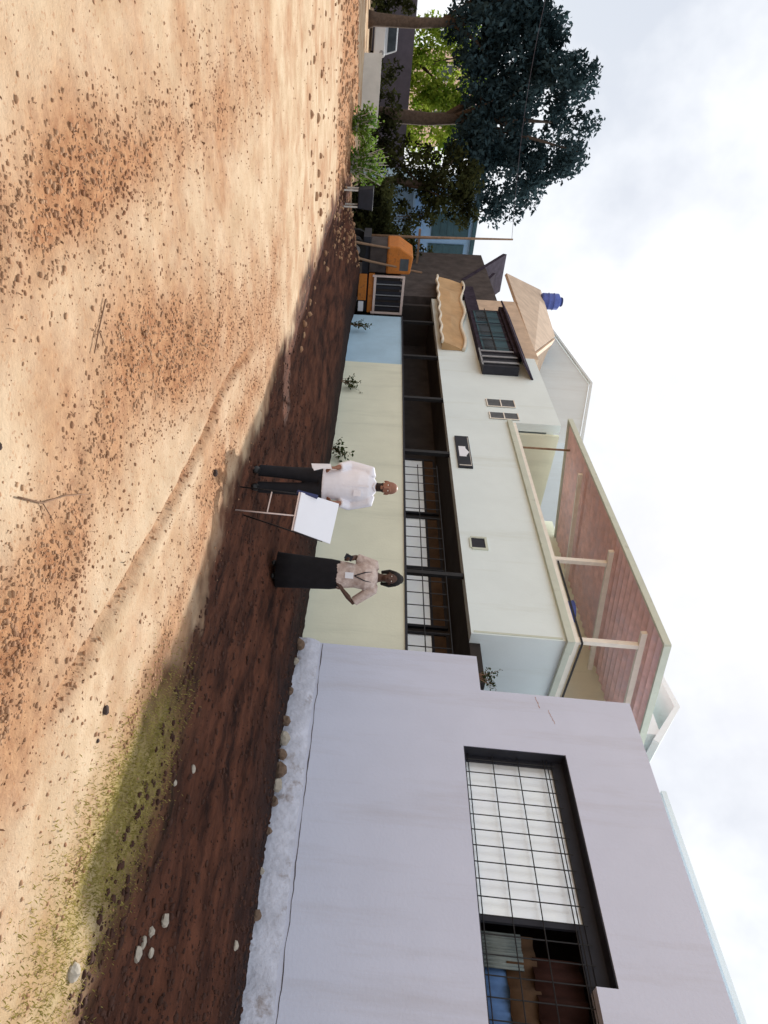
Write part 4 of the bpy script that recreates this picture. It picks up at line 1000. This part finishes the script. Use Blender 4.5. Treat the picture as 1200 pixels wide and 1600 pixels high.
o = scatter('soil_clods', P1, S1, M['clod'], 3); tag(o, 'reddish earth crumbs scattered over the sunlit sandy ground', 'soil clods', kind='stuff')
P2, S2 = sample(9000, 2, -1, 9, 12, 30, lambda x, y: (.05 + .5 * masks(x, y)[0]) * (x < 5.2 + .35 * np.maximum(y - 19, 0)), .02, .09, 3)
o = scatter('far_soil_clods', P2, S2, M['clod'], 4); tag(o, 'reddish earth clods on the far rough edge of the yard', 'soil clods', kind='stuff')
P3, S3 = sample(20000, 7, 4.3, 8.4, 1.2, 12, lambda x, y: .35 * masks(x, y)[1], .005, .032, 4)  # crumbs darkened to match the shade painted into the bank
o = scatter('shade_toned_clods', P3, S3, M['soilclod'], 5); tag(o, 'soil crumbs coloured dark like the shade painted on the bank along the houses', 'soil clods', kind='stuff')
# dry leaves
def leaves_on_ground(n, seed):
    r = np.random.default_rng(seed); P = np.stack([r.uniform(-1, 4.6, n), 1.0 * 12 ** r.random(n)], -1); k = r.random(n) < .15 + masks(P[:, 0], P[:, 1])[0]; P = P[k]; n = len(P)
    a = r.random(n) * 2 * PI; L_ = .005 + .010 * r.random(n) ** 2; d = np.stack([np.cos(a), np.sin(a), .5 * r.normal(size=n)], -1) * L_[:, None]; e = np.stack([-np.sin(a), np.cos(a), .8 * r.normal(size=n)], -1) * (L_ * .4)[:, None]
    c = np.stack([P[:, 0], P[:, 1], gz(P[:, 0], P[:, 1]) + .008], -1)
    return np.stack([c - d, c + e, c + d, c - e], 1).reshape(-1, 3)
lo = link('dry_leaves', leaf_mesh(leaves_on_ground(2600, 9), (0, 0, 0)), M['dryleaf']); tag(lo, 'small dry brown leaves littering the sandy yard', 'dry leaves', kind='stuff')
# grass
def blades(n, seed):
    r = np.random.default_rng(seed); P = np.stack([r.uniform(3.0, 6, n), r.uniform(.6, 4.0, n)], -1); w_ = masks(P[:, 0], P[:, 1])[2]; P = P[r.random(n) < w_ * .9]
    n = len(P); z = gz(P[:, 0], P[:, 1]); a = r.random(n) * 2 * PI; h = .008 + .018 * r.random(n); w_ = .002 + .0015 * r.random(n); d = np.stack([np.cos(a), np.sin(a)], -1)
    base = np.stack([P[:, 0], P[:, 1], z - .003], -1); side = np.stack([-d[:, 1], d[:, 0], 0 * z], -1) * w_[:, None]; tip = base + np.stack([d[:, 0] * h * .8, d[:, 1] * h * .8, h], -1)
    mid = base + np.stack([d[:, 0] * h * .25, d[:, 1] * h * .25, h * .65], -1)
    return np.stack([base - side, base + side, mid + side * .8, tip, ], 1).reshape(-1, 3)
M['grassm'] = leaf_mat('olive_grass', (.22, .19, .05), (.42, .35, .12), .35, 5)
go = link('grass', leaf_mesh(blades(60000, 3), (0, 0, 0)), M['grassm']); tag(go, 'short olive grass patch on the sand at the shadow edge', 'grass', kind='stuff')
# dry twigs
for i, (pts, lab) in enumerate((([(1.55, 2.05), (1.70, 2.22), (1.80, 2.42), (1.93, 2.62)], 'long dry bent twig lying on the sand in the foreground'), ([(1.18, 3.28), (1.28, 3.12), (1.36, 3.02)], 'short thin dry twig on the sand beside the reddish clods'))):
    t = MB(); t.loft([(x, y, G(x, y) + .012) for x, y in pts], [.0045, .004, .003, .002][:len(pts)], 6)
    x, y = pts[1]; t.loft([(x, y, G(x, y) + .012), (x + .12, y + .02, G(x + .12, y + .02) + .03)], [.003, .0015], 5)
    t.top('twig', M['twig'], (pts[0][0], pts[0][1], G(*pts[0])), lab, 'twig', smooth=True)
